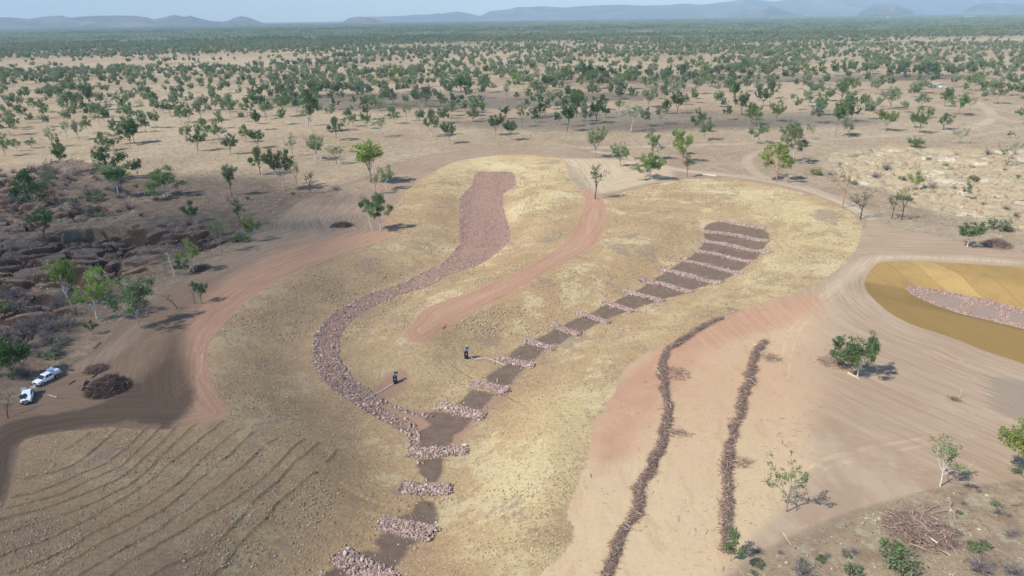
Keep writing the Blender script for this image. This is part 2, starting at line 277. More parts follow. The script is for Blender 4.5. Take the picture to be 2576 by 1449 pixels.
# ------------------------------------------------------------------ materials
class NT:
    def __init__(s, name):
        s.m = bpy.data.materials.new(name); s.m.use_nodes = True; s.t = s.m.node_tree; s.t.nodes.clear()
        s.out = s.t.nodes.new('ShaderNodeOutputMaterial'); s._obj = None
    def n(s, typ, **kw):
        k = s.t.nodes.new(typ)
        for a, b in kw.items(): setattr(k, a, b)
        return k
    def setin(s, sock, v):
        if isinstance(v, bpy.types.NodeSocket): s.t.links.new(v, sock)
        else:
            if sock.type == 'RGBA' and len(v) == 3: v = (*v, 1)
            sock.default_value = v
    def math(s, op, a, b=0.0, c=None, clamp=False):
        k = s.n('ShaderNodeMath', operation=op, use_clamp=clamp); s.setin(k.inputs[0], a); s.setin(k.inputs[1], b)
        if c is not None: s.setin(k.inputs[2], c)
        return k.outputs[0]
    def mix(s, f, a, b, mode='MIX'):
        k = s.n('ShaderNodeMix', data_type='RGBA', blend_type=mode); s.setin(k.inputs[0], f); s.setin(k.inputs[6], a); s.setin(k.inputs[7], b); return k.outputs[2]
    def attr(s, name):
        k = s.n('ShaderNodeAttribute', attribute_name=name); return k.outputs['Fac']
    def acol(s, name):
        k = s.n('ShaderNodeAttribute', attribute_name=name); return k.outputs['Color']
    def obj(s):
        if s._obj is None: s._obj = s.n('ShaderNodeTexCoord').outputs['Object']
        return s._obj
    def noise(s, scale, detail=3, rough=.55, vec=None, dist=0.0, off=0):
        k = s.n('ShaderNodeTexNoise'); k.inputs['Scale'].default_value = scale; k.inputs['Detail'].default_value = detail
        k.inputs['Roughness'].default_value = rough; k.inputs['Distortion'].default_value = dist
        v = vec if vec is not None else s.obj()
        if off:
            a = s.n('ShaderNodeVectorMath', operation='ADD'); s.t.links.new(v, a.inputs[0]); a.inputs[1].default_value = (off*13.7, off*7.1, off*3.3); v = a.outputs[0]
        s.t.links.new(v, k.inputs['Vector']); return k.outputs[0]
    def rmp(s, x, a, b, c=0.0, d=1.0):
        k = s.n('ShaderNodeMapRange', interpolation_type='SMOOTHSTEP'); s.setin(k.inputs[0], x)
        for i, q in enumerate((a, b, c, d)): s.setin(k.inputs[i+1], q)
        return k.outputs[0]
    def comb(s, x, y, z):
        k = s.n('ShaderNodeCombineXYZ'); s.setin(k.inputs[0], x); s.setin(k.inputs[1], y); s.setin(k.inputs[2], z); return k.outputs[0]
    def finish(s, color, rough=.95, bump=None, bs=.5, bd=.1, spec=.1, **kw):
        p = s.n('ShaderNodeBsdfPrincipled'); s.setin(p.inputs['Base Color'], color); s.setin(p.inputs['Roughness'], rough)
        p.inputs['Specular IOR Level'].default_value = spec
        for a, b in kw.items(): s.setin(p.inputs[a.replace('_', ' ')], b)
        if bump is not None:
            k = s.n('ShaderNodeBump'); k.inputs['Strength'].default_value = bs; k.inputs['Distance'].default_value = bd
            s.t.links.new(bump, k.inputs['Height']); s.t.links.new(k.outputs[0], p.inputs['Normal'])
        s.t.links.new(p.outputs[0], s.out.inputs['Surface']); return s.m
def simple(name, c, rough=.7, metal=0.0, var=.12, scale=6, spec=.3):
    g = NT(name); n = g.noise(scale, 3)
    c2 = tuple(q*(1-var) for q in c); c3 = tuple(min(1, q*(1+var)) for q in c)
    return g.finish(g.mix(n, c2, c3), rough, spec=spec, Metallic=metal)

def ground_material():
    g = NT("ground_surface")
    sep = g.n('ShaderNodeSeparateXYZ'); g.t.links.new(g.obj(), sep.inputs[0]); X, Y = sep.outputs[0], sep.outputs[1]
    big = g.noise(.006, 4, .6); mid = g.noise(.045, 4, .6, off=1); sml = g.noise(.35, 4, .65, off=2); fine = g.noise(1.9, 4, .7, off=3); vfine = g.noise(6.5, 3, .7, off=4)
    edge = g.math('ADD', g.math('MULTIPLY', g.math('SUBTRACT', sml, .5), 1.6), g.math('MULTIPLY', g.math('SUBTRACT', fine, .5), .8))
    # dry savanna
    c = g.mix(g.rmp(mid, .35, .65), (.40, .33, .235), (.34, .268, .195))
    c = g.mix(g.math('MULTIPLY', g.rmp(g.noise(.09, 5, .7, off=33), .5, .6), .6), c, (.28, .215, .155))
    c = g.mix(g.rmp(big, .42, .62), c, (.43, .365, .265))
    c = g.mix(g.math('MULTIPLY', g.rmp(sml, .48, .62), .6), c, (.26, .20, .15))
    c = g.mix(g.math('MULTIPLY', g.rmp(fine, .50, .62), .55), c, (.21, .16, .12))
    c = g.mix(g.math('MULTIPLY', g.rmp(fine, .46, .34), .5), c, (.52, .45, .32))
    lit = g.noise(.9, 5, .75, vec=g.comb(g.math('MULTIPLY', X, .35), Y, 0.0), off=6)
    c = g.mix(g.math('MULTIPLY', g.rmp(lit, .54, .64), .6), c, (.17, .125, .10))
    # far woodland floor
    far = g.math('ADD', Y, g.math('MULTIPLY', g.math('SUBTRACT', g.noise(.0021, 4, .6, off=8), .5), 1500))
    c = g.mix(g.rmp(far, 1500, 2300, 0, .9), c, g.mix(g.rmp(g.noise(.004, 5, .7, off=5), .42, .6), (.085, .110, .065), (.15, .165, .10)))
    crop = g.math('MULTIPLY', g.rmp(g.noise(.0011, 2, .5, vec=g.comb(g.math('MULTIPLY', X, .35), Y, 0.0), off=9), .56, .60), g.rmp(Y, 4200, 5200))
    c = g.mix(g.math('MULTIPLY', crop, .7), c, (.20, .24, .12))
    # grey green natural ground at lower right, litter
    bush = g.rmp(g.attr('bushland'), -3, 3)
    nb = g.mix(g.rmp(sml, .4, .62), (.37, .30, .21), (.30, .225, .16))
    nb = g.mix(g.math('MULTIPLY', g.rmp(g.noise(.5, 5, .75, off=7), .5, .62), .7), nb, (.45, .42, .31))
    nb = g.mix(g.math('MULTIPLY', g.rmp(fine, .52, .68), .5), nb, (.22, .165, .12))
    c = g.mix(bush, c, nb)
    lg = g.rmp(g.attr('scrubland'), -8, 14)
    nl = g.mix(g.rmp(sml, .38, .6), (.215, .165, .13), (.13, .10, .085))
    nl = g.mix(g.math('MULTIPLY', g.rmp(fine, .5, .66), .6), nl, (.10, .08, .07))
    nl = g.mix(g.math('MULTIPLY', g.rmp(mid, .52, .66), .45), nl, (.30, .24, .19))
    c = g.mix(g.math('MULTIPLY', lg, .85), c, nl)
    # badlands
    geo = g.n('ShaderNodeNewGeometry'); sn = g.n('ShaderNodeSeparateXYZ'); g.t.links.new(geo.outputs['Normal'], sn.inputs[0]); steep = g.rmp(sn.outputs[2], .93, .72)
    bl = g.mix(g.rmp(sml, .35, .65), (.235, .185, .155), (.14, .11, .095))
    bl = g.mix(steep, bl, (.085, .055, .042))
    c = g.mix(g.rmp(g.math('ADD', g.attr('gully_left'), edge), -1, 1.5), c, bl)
    br = g.mix(g.rmp(sml, .38, .62), (.47, .40, .285), (.40, .335, .24))
    br = g.mix(g.math('MULTIPLY', g.rmp(fine, .45, .62), .55), br, (.33, .29, .20))
    br = g.mix(g.math('MULTIPLY', g.rmp(g.noise(.10, 4, .7, off=11), .55, .63), .8), br, (.60, .545, .44))
    br = g.mix(g.math('MULTIPLY', steep, .6), br, (.36, .245, .15))
    c = g.mix(g.math('MULTIPLY', g.rmp(g.math('ADD', g.attr('gully_right'), g.math('MULTIPLY', edge, 4)), -4, 4), g.rmp(mid, .36, .5, .55, 1)), c, br)
    # graded dirt with wheel marks that follow the edge of the straw
    S = g.attr('straw'); MT = g.attr('matting')
    sv = g.comb(g.math('MULTIPLY', S, 1.1), g.math('MULTIPLY', X, .035), g.math('MULTIPLY', Y, .035))
    st = g.noise(1.6, 5, .72, vec=sv, dist=.35); st2 = g.noise(4.2, 4, .7, vec=sv, off=3)
    mv = g.comb(g.math('MULTIPLY', MT, .8), g.math('MULTIPLY', X, .03), g.math('MULTIPLY', Y, .03)); st3 = g.noise(1.8, 5, .72, vec=mv, dist=.4)
    streak = g.mix(.5, st, st3)
    d = g.mix(g.rmp(mid, .35, .65), (.345, .275, .21), (.30, .228, .172))
    d = g.mix(g.rmp(st, .40, .62, 0, .7), d, (.23, .165, .122))
    d = g.mix(g.math('MULTIPLY', g.rmp(st2, .54, .62), .6), d, (.46, .375, .295))
    d = g.mix(g.math('MULTIPLY', g.rmp(st2, .47, .40), .5), d, (.18, .13, .10))
    dl = g.rmp(g.attr('dirt_left'), -.8, 1.2)
    lf = g.rmp(X, -55, -8)   # falls off to the left, where the dirt is darker
    d = g.mix(g.math('MAXIMUM', lf, g.rmp(Y, 120, 215, 0, .85)), g.mix(.68, d, (.15, .10, .072)), d)
    e1 = g.math('ADD', g.attr('dirt_left'), edge)
    c = g.mix(g.rmp(e1, -.9, .9, 0, .95), c, d)
    dr = g.mix(g.rmp(mid, .35, .65), (.375, .30, .225), (.34, .262, .195))
    dr = g.mix(g.rmp(st3, .42, .60, 0, .7), dr, (.28, .205, .15))
    dr = g.mix(g.math('MULTIPLY', g.rmp(g.noise(2.5, 4, .7, vec=mv, off=5), .56, .7), .5), dr, (.46, .385, .30))
    dr = g.mix(g.math('MULTIPLY', g.rmp(fine, .5, .75), .25), dr, (.27, .21, .155))
    c = g.mix(g.rmp(g.math('ADD', g.attr('dirt_right'), g.math('MULTIPLY', edge, 1.8)), -1, 1), c, dr)
    cr = g.mix(g.rmp(g.noise(.03, 4, .6, off=12), .38, .62), (.475, .335, .225), (.505, .385, .26))
    cr = g.mix(g.rmp(g.math('ADD', Y, g.math('MULTIPLY', g.math('SUBTRACT', mid, .5), 40)), 112, 72, 0, .75), cr, (.515, .42, .28))
    cr = g.mix(g.rmp(streak, .44, .6, 0, .2), cr, (.44, .30, .205))
    cr = g.mix(g.math('MULTIPLY', g.rmp(fine, .52, .62), .25), cr, (.36, .25, .17))
    cr = g.mix(g.math('MULTIPLY', g.rmp(g.noise(.35, 5, .75, vec=g.comb(X, g.math('MULTIPLY', Y, .3), 0.0), off=31), .54, .64), .4), cr, (.42, .275, .185))
    cr = g.mix(g.math('MULTIPLY', g.rmp(vfine, .60, .66), .45), cr, (.27, .19, .14))
    cr = g.mix(1.0, cr, (.92, .925, .93), 'MULTIPLY')
    c = g.mix(g.rmp(g.math('ADD', g.attr('cream'), g.math('MULTIPLY', g.math('ADD', edge, g.math('MULTIPLY', g.math('SUBTRACT', st3, .5), 8)), g.rmp(Y, 70, 120, .8, 2.0))), g.rmp(Y, 70, 120, -1.2, -3), g.rmp(Y, 70, 120, 1.2, 9)), c, cr)
    red = g.mix(g.rmp(g.mix(lf, st, st3), .38, .62), (.425, .268, .19), (.36, .215, .15))
    red = g.mix(g.math('MULTIPLY', g.rmp(st2, .55, .7), g.math('MULTIPLY', g.math('SUBTRACT', 1.0, lf), .5)), red, (.47, .34, .255))
    red = g.mix(g.math('MULTIPLY', g.math('MULTIPLY', g.rmp(st2, .47, .38), g.math('SUBTRACT', 1.0, lf)), .5), red, (.24, .15, .11))
    c = g.mix(g.rmp(g.math('ADD', g.attr('red'), g.math('MULTIPLY', edge, 1.6)), -2.4, 2.8, 0, .8), c, red)
    c = g.mix(g.rmp(g.math('ADD', g.attr('pale'), edge), -2, 3, 0, .85), c, g.mix(g.rmp(st, .4, .62), (.50, .42, .31), (.40, .325, .235)))
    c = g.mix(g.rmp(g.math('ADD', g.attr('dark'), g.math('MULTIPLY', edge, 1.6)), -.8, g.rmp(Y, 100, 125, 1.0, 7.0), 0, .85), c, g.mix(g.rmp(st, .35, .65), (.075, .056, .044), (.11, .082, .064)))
    c = g.mix(g.rmp(g.math('ADD', g.attr('greypatch'), g.math('MULTIPLY', g.math('SUBTRACT', st3, .5), 14)), -1, 1, 0, .7), c, (.235, .20, .165))
    trk = g.mix(g.rmp(X, -50, -20), g.mix(g.rmp(st, .35, .65), (.27, .21, .165), (.21, .16, .125)), g.mix(g.rmp(st, .35, .65), (.46, .385, .295), (.38, .31, .235)))
    tf = g.rmp(g.math('ADD', g.attr('track'), g.math('MULTIPLY', edge, .5)), -.7, .7, 0, .9)
    c = g.mix(tf, c, trk)
    rutf = g.math('MULTIPLY', g.rmp(g.attr('rut'), .42, .1), g.rmp(sml, .38, .6, .05, .55))
    c = g.mix(rutf, c, g.mix(1.0, c, (1.42, 1.38, 1.32), 'MULTIPLY'))
    # golden jute matting: strips with seams
    Q = g.math('ADD', X, g.math('MULTIPLY', g.noise(.02, 2, vec=g.comb(X, Y, 0.0)), 14))
    strip = g.n('ShaderNodeTexWhiteNoise', noise_dimensions='1D'); g.t.links.new(g.math('FLOOR', g.math('DIVIDE', g.math('ADD', Q, g.math('MULTIPLY', Y, .18)), 5.5)), strip.inputs['W'])
    sq = g.math('FRACT', g.math('DIVIDE', g.math('ADD', Q, g.math('MULTIPLY', Y, .18)), 5.5))
    mt = g.mix(strip.outputs[0], (.29, .195, .080), (.44, .32, .14))
    mt = g.mix(g.math('MULTIPLY', g.rmp(fine, .4, .7), .35), mt, (.25, .17, .065))
    wv = g.n('ShaderNodeTexWave'); wv.inputs['Scale'].default_value = .9; wv.inputs['Distortion'].default_value = 1.5; g.t.links.new(g.obj(), wv.inputs['Vector'])
    mt = g.mix(g.math('MULTIPLY', wv.outputs['Fac'], .18), mt, (.26, .18, .07))
    mt = g.mix(g.rmp(g.math('ABSOLUTE', g.math('SUBTRACT', sq, .5)), .465, .495, 0, .5), mt, (.20, .135, .055))
    mt = g.mix(g.math('MULTIPLY', g.rmp(g.noise(.35, 5, .7, off=41), .5, .62), .35), mt, (.24, .165, .085))
    south = g.rmp(g.attr('mat_south'), -1, 1)
    mt = g.mix(g.math('MULTIPLY', south, .75), mt, g.mix(st3, (.19, .128, .052), (.25, .17, .068)))
    c = g.mix(g.rmp(MT, -.25, .25), c, mt)
    # straw mulch
    cl = g.noise(1.7, 6, .82, off=14)
    s1 = g.mix(g.rmp(mid, .32, .62), (.50, .385, .225), (.425, .31, .185))
    s1 = g.mix(g.math('MULTIPLY', g.rmp(g.noise(.018, 3, .6, off=15), .45, .6), .6), s1, (.42, .29, .17))
    s1 = g.mix(g.rmp(g.attr('even'), -9, 5, 0, .62), s1, (.61, .515, .295))
    mot = g.noise(.075, 6, .72, off=27)
    s1 = g.mix(g.math('MULTIPLY', g.rmp(mot, .52, .60), .62), s1, (.64, .565, .36))
    s1 = g.mix(g.math('MULTIPLY', g.rmp(mot, .47, .39), .55), s1, (.33, .235, .145))
    patch = g.rmp(g.math('ADD', g.noise(.11, 6, .78, off=16), g.math('MULTIPLY', g.rmp(g.attr('disc'), -2.5, 2), .13)), .555, .62)
    s1 = g.mix(g.math('MULTIPLY', patch, .66), s1, (.265, .205, .185))
    lw = g.rmp(X, -6, -48)
    s1 = g.mix(g.math('MULTIPLY', lw, .55), s1, g.mix(g.rmp(g.noise(.16, 5, .7, off=18), .45, .62), (.375, .275, .175), (.325, .215, .16)))  # browner straw on the left, with some cloud shade in its colour
    s1 = g.mix(g.math('MULTIPLY', g.rmp(cl, .53, .60), .55), s1, (.24, .18, .115))
    s1 = g.mix(g.math('MULTIPLY', g.rmp(vfine, .52, .62), .45), s1, (.17, .128, .082))
    s1 = g.mix(g.math('MULTIPLY', g.rmp(cl, .47, .38), .3), s1, (.62, .53, .35))
    s1 = g.mix(g.math('MULTIPLY', g.rmp(g.noise(.22, 5, .72, off=24), .56, .62), g.rmp(X, 10, -30, 0, .55)), s1, (.31, .215, .175))
    s1 = g.mix(g.math('MULTIPLY', g.math('MULTIPLY', g.rmp(g.math('ADD', g.attr('furrow'), g.math('MULTIPLY', edge, .35)), .42, .12), g.rmp(sml, .36, .5, .35, 1)), .62), s1, (.19, .14, .085))  # furrow shade painted as a broken dark line in the straw
    sf = g.rmp(g.math('ADD', S, edge), -.35, .35)
    c = g.mix(sf, c, s1)
    spur = g.rmp(g.math('ADD', g.attr('spur'), g.math('MULTIPLY', edge, 1.7)), -.7, 1.0)
    sp = g.noise(1.7, 5, .72, vec=g.comb(g.math('MULTIPLY', g.attr('spur'), 1.2), g.math('MULTIPLY', X, .04), g.math('MULTIPLY', Y, .04)))
    rs = g.mix(g.rmp(sp, .4, .62), (.455, .29, .205), (.37, .225, .155))
    rs = g.mix(g.rmp(g.attr('spur'), 1.5, 6, 0, .35), rs, (.53, .40, .29))
    c = g.mix(spur, c, rs)
    c = g.mix(g.rmp(g.math('ADD', g.attr('bedred'), edge), -.8, .8, 0, .85), c, g.mix(sml, (.40, .25, .19), (.33, .215, .165)))
    bd = g.mix(g.rmp(g.noise(.6, 4, .6, off=20), .35, .65), (.150, .112, .094), (.19, .146, .122))
    bd = g.mix(g.math('MULTIPLY', g.rmp(vfine, .6, .75), .5), bd, (.30, .24, .20))
    c = g.mix(g.rmp(g.math('ADD', g.attr('bed'), g.math('MULTIPLY', edge, .7)), -.75, .1, 0, .93), c, bd)
    c_pit = g.mix(sml, (.25, .195, .165), (.31, .25, .215))
    # crushed rock between the larger stones
    vo = g.n('ShaderNodeTexVoronoi'); vo.inputs['Scale'].default_value = 2.6; g.t.links.new(g.obj(), vo.inputs['Vector'])
    vsep = g.n('ShaderNodeSeparateColor'); g.t.links.new(vo.outputs['Color'], vsep.inputs[0])
    rk = g.mix(vsep.outputs[0], (.32, .205, .165), (.50, .355, .295))
    rk = g.mix(g.math('MULTIPLY', g.rmp(vo.outputs['Distance'], .3, .62), .6), rk, (.13, .085, .072))
    rk = g.mix(g.math('MULTIPLY', g.rmp(g.noise(.12, 4, .65, off=22), .45, .62), .6), rk, (.36, .235, .195))
    rfac = g.rmp(g.math('ADD', g.attr('rock'), g.math('MULTIPLY', edge, .4)), -.2, .2)
    c = g.mix(rfac, c, rk)
    c = g.mix(g.rmp(g.math('ADD', g.attr('soilpit'), g.math('MULTIPLY', edge, .6)), -.5, .5), c, c_pit)
    # relief
    rough_area = g.math('MAXIMUM', sf, g.math('MULTIPLY', rfac, 1.0))
    smooth_area = g.math('MAXIMUM', g.rmp(g.attr('dirt_right'), 0, 1), g.rmp(g.attr('dirt_left'), 0, 1))
    smooth_area = g.math('MULTIPLY', smooth_area, g.math('SUBTRACT', 1.0, sf), clamp=True)
    amp = g.math('SUBTRACT', 1.0, g.math('MULTIPLY', smooth_area, .85))
    h = g.math('ADD', g.math('MULTIPLY', cl, .9), g.math('MULTIPLY', vfine, .35))
    h = g.math('MULTIPLY', g.math('SUBTRACT', h, .62), amp)
    c = g.mix(1.0, c, (1.0, .945, .86), 'MULTIPLY')   # warm tint in the ground colour, offsets the blue skylight
    return g.finish(c, .96, bump=h, bs=1.0, bd=.38, spec=.04)

# ------------------------------------------------------------------ helpers for objects
def put(o, name, label=None, cat=None, group=None, kind=None):
    if label: o['label'] = label
    if cat: o['category'] = cat
    if group: o['group'] = group
    if kind: o['kind'] = kind
    return o
def thing(name, label, cat, loc=(0, 0, 0), rz=0, group=None):
    o = bpy.data.objects.new(name, None); col.objects.link(o); o.location = loc; o.rotation_euler = (0, 0, rz); o.empty_display_size = .5
    return put(o, name, label, cat, group)
def np_mesh(name, V, F, mats, attrs=None, smooth=False, fmat=None):
    V = np.asarray(V, np.float32); F = np.asarray(F, np.int32); k = F.shape[1]
    me = bpy.data.meshes.new(name); me.vertices.add(len(V)); me.vertices.foreach_set('co', V.ravel())
    me.loops.add(F.size); me.loops.foreach_set('vertex_index', F.ravel())
    me.polygons.add(len(F)); me.polygons.foreach_set('loop_start', np.arange(0, F.size, k, dtype=np.int32))
    if fmat is not None: me.polygons.foreach_set('material_index', np.asarray(fmat, np.int32))
    for m in (mats if isinstance(mats, (list, tuple)) else [mats]): me.materials.append(m)
    if attrs:
        for a, v in attrs.items():
            A = me.attributes.new(a, 'FLOAT', 'POINT'); A.data.foreach_set('value', np.asarray(v, np.float32))
    me.polygons.foreach_set('use_smooth', np.full(len(F), smooth, bool))
    me.update(calc_edges=True); return me
def obj(name, me, parent=None):
    o = bpy.data.objects.new(name, me); col.objects.link(o)
    if parent: o.parent = parent
    return o

# ------------------------------------------------------------------ the ground
MG = ground_material()
def build_ground():
    ys = list(np.linspace(-400, 40, 24)[:-1]); y = 40.0
    while y < 480: ys.append(y); y += max(.2, y*.0038)
    while y < 25000: ys.append(y); y *= 1.03
    ys = np.array(ys); nx = 940; us = np.linspace(-1, 1, nx)
    hw = 1.0*np.sqrt(ys*ys+40**2)+12
    X = us[None, :]*hw[:, None]; Y = np.repeat(ys[:, None], nx, 1)
    sh = X.shape; x = X.ravel(); y = Y.ravel(); z = hgt(x, y)
    nr = (y > 15) & (y < 520)
    A = {}
    def field(name, polys, pad=15):
        v = np.full(x.shape, -float(pad))
        for p in polys: v[nr] = np.maximum(v[nr], sdf(x[nr], y[nr], p, pad))
        A[name] = v
    field('straw', [STRAW], 45); field('matting', [MAT], 45); field('spur', [SPUR]); field('dirt_left', [DIRT_L]); field('dirt_right', [DIRT_R]); field('cream', [CREAM])
    field('red', REDZ); field('dark', [DARKZ]); field('greypatch', [GREYP]); field('bed', BEDS); field('soilpit', BED3); field('bedred', BEDRED); field('rock', [ROCK1, ROCK3]); field('pale', PALE)
    field('disc', DISC); field('even', EVEN, 20); field('gully_left', [BAD_L, BAD_L2, BAD_L3]); field('gully_right', [BAD_R])
    A['rock'] = np.where(sdf(x, y, BED3[0], 3) > 0, -sdf(x, y, BED3[0], 3), A['rock'])
    for b in BED3[1:]:
        s = sdf(x, y, b, 3); A['rock'] = np.where(s > 0, -s, A['rock'])
    field('bushland', [px_poly0([(2700, 1180), (2450, 1225), (2250, 1262), (2050, 1330), (1880, 1420), (1700, 1600), (3000, 1700), (3200, 1200)])])
    field('scrubland', [px_poly0([(-400, 430), (0, 432), (300, 440), (700, 450), (850, 480), (800, 510), (640, 600), (330, 790), (160, 940), (0, 1200), (-400, 1400)])], 20)
    field('mat_south', [PP([(2150, 700), (2275, 724), (2400, 780), (2576, 826), (2750, 880), (3200, 960), (3200, 1200), (2500, 1000), (2100, 800)])], 4)
    tr = np.full(x.shape, -15.0)
    for L, w in zip(TRACKS, TW):
        d, _ = polydist(x[nr], y[nr], L); d2 = np.where(w > 2.5, w-d, .5-abs(d-.9)) if w < 2 else w-d
        tr[nr] = np.maximum(tr[nr], np.clip(d2, -15, 5))
    A['track'] = tr
    ru = np.full(x.shape, 9.0)
    for L in RUTS:
        Pn = np.array(L); m = nr & (x > Pn[:, 0].min()-4) & (x < Pn[:, 0].max()+4) & (y > Pn[:, 1].min()-4) & (y < Pn[:, 1].max()+4)
        d, _ = polydist(x[m], y[m], L); ru[m] = np.minimum(ru[m], np.abs(d-.8)+.25*vnoise(x[m]/6, y[m]/6, 7))
    A['rut'] = ru
    fu = np.full(x.shape, 9.0); m = nr & (y < 130) & (x < 8)
    for L in FURW:
        d, _ = polydist(x[m], y[m], L); fu[m] = np.minimum(fu[m], d)
    A['furrow'] = fu
    V = np.stack([x, y, z], 1)
    nyr = sh[0]
    idx = np.arange(nyr*nx).reshape(nyr, nx)
    F = np.stack([idx[:-1, :-1], idx[:-1, 1:], idx[1:, 1:], idx[1:, :-1]], -1).reshape(-1, 4)
    # normals for seamless joins between the surfaces
    Z = z.reshape(sh); P = V.reshape(*sh, 3)
    du = np.gradient(P, axis=1); dv = np.gradient(P, axis=0); Nn = np.cross(du, dv); Nn /= np.linalg.norm(Nn, axis=-1, keepdims=True)+1e-12; Nn = Nn.reshape(-1, 3)
    fa = {k: A[k][F].mean(1) for k in ('straw', 'matting', 'spur', 'dirt_left', 'dirt_right', 'bed', 'rock', 'track', 'gully_left', 'gully_right')}
    zone = np.zeros(len(F), int)
    zone[fa['gully_left'] > 0] = 6; zone[fa['gully_right'] > 0] = 7
    zone[(fa['dirt_left'] > 0) | (fa['track'] > 0)] = 1; zone[fa['dirt_right'] > 0] = 2
    zone[fa['matting'] > 0] = 3; zone[fa['straw'] > 0] = 4; zone[fa['spur'] > 0] = 1; zone[fa['bed'] > 0] = 5; zone[fa['rock'] > 0] = 8
    info = {0: ('ground', 'open plain of pale dry grass and leaf litter reaching to the far hills'), 1: ('dirt_track', 'graded earth haul track with wheel marks curving round the straw slopes'),
            2: ('dirt_clearing', 'bare scraped sandy clearing crossed by two lines of brush'), 3: ('jute_matting', 'golden jute matting laid in strips on the far right slope'),
            4: ('straw_slope', 'gully slopes covered in yellow brown straw mulch'), 5: ('soil_bed', 'dark brown soil beds between the rock bars'), 6: ('eroded_gully', 'dark eroded gullies left of the haul track'),
            7: ('eroded_bank', 'cream coloured eroded banks right of the straw slopes'), 8: ('gravel_bed', 'pinkish crushed rock floor of the rock lined channel')}
    for zi, (nm, lab) in info.items():
        f = F[zone == zi]
        if not len(f): continue
        used, inv = np.unique(f, return_inverse=True)
        me = np_mesh(nm, V[used], inv.reshape(-1, 4), MG, {k: v[used] for k, v in A.items()}, True)
        me.normals_split_custom_set_from_vertices(Nn[used].astype(np.float32))
        put(obj(nm, me), nm, lab, None, None, 'structure')
build_ground()

# ------------------------------------------------------------------ distant hills
def hill_material(name, a, b):
    g = NT(name); n = g.noise(.004, 6, .7); n2 = g.noise(.0011, 4, .6, off=3)
    c = g.mix(g.rmp(n, .38, .62), a, b); c = g.mix(g.math('MULTIPLY', g.rmp(n2, .5, .62), .5), c, tuple(q*1.5 for q in b))
    return g.finish(c, .95, spec=.02)
MH = hill_material("hill_scrub", (.045, .062, .05), (.15, .13, .11))
def hills(prof, dist, depth, seed, label):
    """prof: skyline as (u, v) directions; built as a real range at its distance"""
    us = np.array([p[0] for p in prof], float); vs = np.array([p[1] for p in prof], float)
    n = 420; u = np.linspace(us[0], us[-1], n); v = np.interp(u, us, vs)
    d = ray(u, v); t = dist/d[:, 1]; x = d[:, 0]*t; top = np.maximum(CAM_H+d[:, 2]*t, 1)
    m = 46; q = np.linspace(-1, 1, m)
    Vx = x[None, :]*(1+q[:, None]*depth/dist); Vy = dist+q[:, None]*depth+0*x[None, :]
    nz = ridged(Vx/1500, Vy/1500, 5, seed); nz2 = fbm(Vx/520, Vy/520, 4, seed+3)
    prof_q = np.clip(1-np.abs(q)**1.3, 0, 1)[:, None]
    sel = np.exp(-(q[:, None]/.16)**2)
    wz = prof_q*(sel+(1-sel)*(.30+.85*nz)*(.75+.5*nz2))
    Z = top[None, :]*np.minimum(wz, 1.0)-4
    Z[0] = -6; Z[-1] = -6
    P = np.stack([Vx, Vy, Z], -1).reshape(-1, 3); idx = np.arange(m*n).reshape(m, n)
    F = np.stack([idx[:-1, :-1], idx[:-1, 1:], idx[1:, 1:], idx[1:, :-1]], -1).reshape(-1, 4)
    put(obj('hills', np_mesh('hills', P, F, MH, None, True)), 'hills', label, None, None, 'structure')
hills([(-500, 60), (-300, 50), (-100, 44), (0, 42), (40, 44), (70, 47), (110, 41), (150, 38), (175, 43), (230, 39), (290, 38), (340, 39), (370, 43), (385, 48), (410, 43), (438, 36), (462, 41), (478, 38), (505, 46), (530, 52), (560, 54), (575, 50), (590, 43), (605, 40), (622, 42), (640, 49), (665, 58), (690, 62)], 10500, 1300, 3, 'low blue hills on the left horizon ending in one rounded knoll')
hills([(560, 64), (700, 57), (860, 55), (900, 42), (1000, 40), (1050, 36), (1100, 36), (1150, 28), (1180, 33), (1210, 40), (1230, 36), (1290, 34), (1400, 44), (1500, 40), (1600, 34)], 15500, 1500, 11, 'faint pale hills in the gap left of centre on the horizon')
hills([(855, 58), (880, 44), (905, 40), (935, 44), (965, 54), (985, 58)], 9000, 600, 19, 'small darker knoll in front of the central hills')
hills([(1000, 56), (1060, 40), (1100, 32), (1130, 38), (1150, 48), (1180, 54), (1195, 52), (1210, 38), (1235, 27), (1280, 23), (1300, 17), (1340, 17), (1360, 15), (1420, 18), (1470, 14), (1520, 12), (1560, 11), (1620, 13), (1680, 12), (1720, 8), (1760, 11), (1800, 7), (1850, 1), (1890, -3), (1950, 3), (2010, -8), (2080, -14), (2160, -8), (2250, -16), (2350, -12), (2450, -20), (2576, -16), (2800, -22), (3200, -10)], 16500, 2600, 23, 'long high blue mountain range along the right horizon')
hills([(1830, 36), (1870, 28), (1905, 18), (1930, 12), (1960, 20), (1990, 30), (2020, 34)], 11500, 700, 29, 'low dark spur in front of the mountain range')
hills([(2160, 30), (2190, 15), (2205, 9), (2225, 13), (2240, 15), (2255, 10), (2275, 18), (2300, 27)], 9500, 500, 31, 'twin peaked dark knoll before the mountain range')
hills([(2420, 30), (2450, 12), (2480, 6), (2540, 8), (2600, 4), (2700, 12), (2800, 24)], 11000, 800, 37, 'dark rounded hill at the right end of the range')

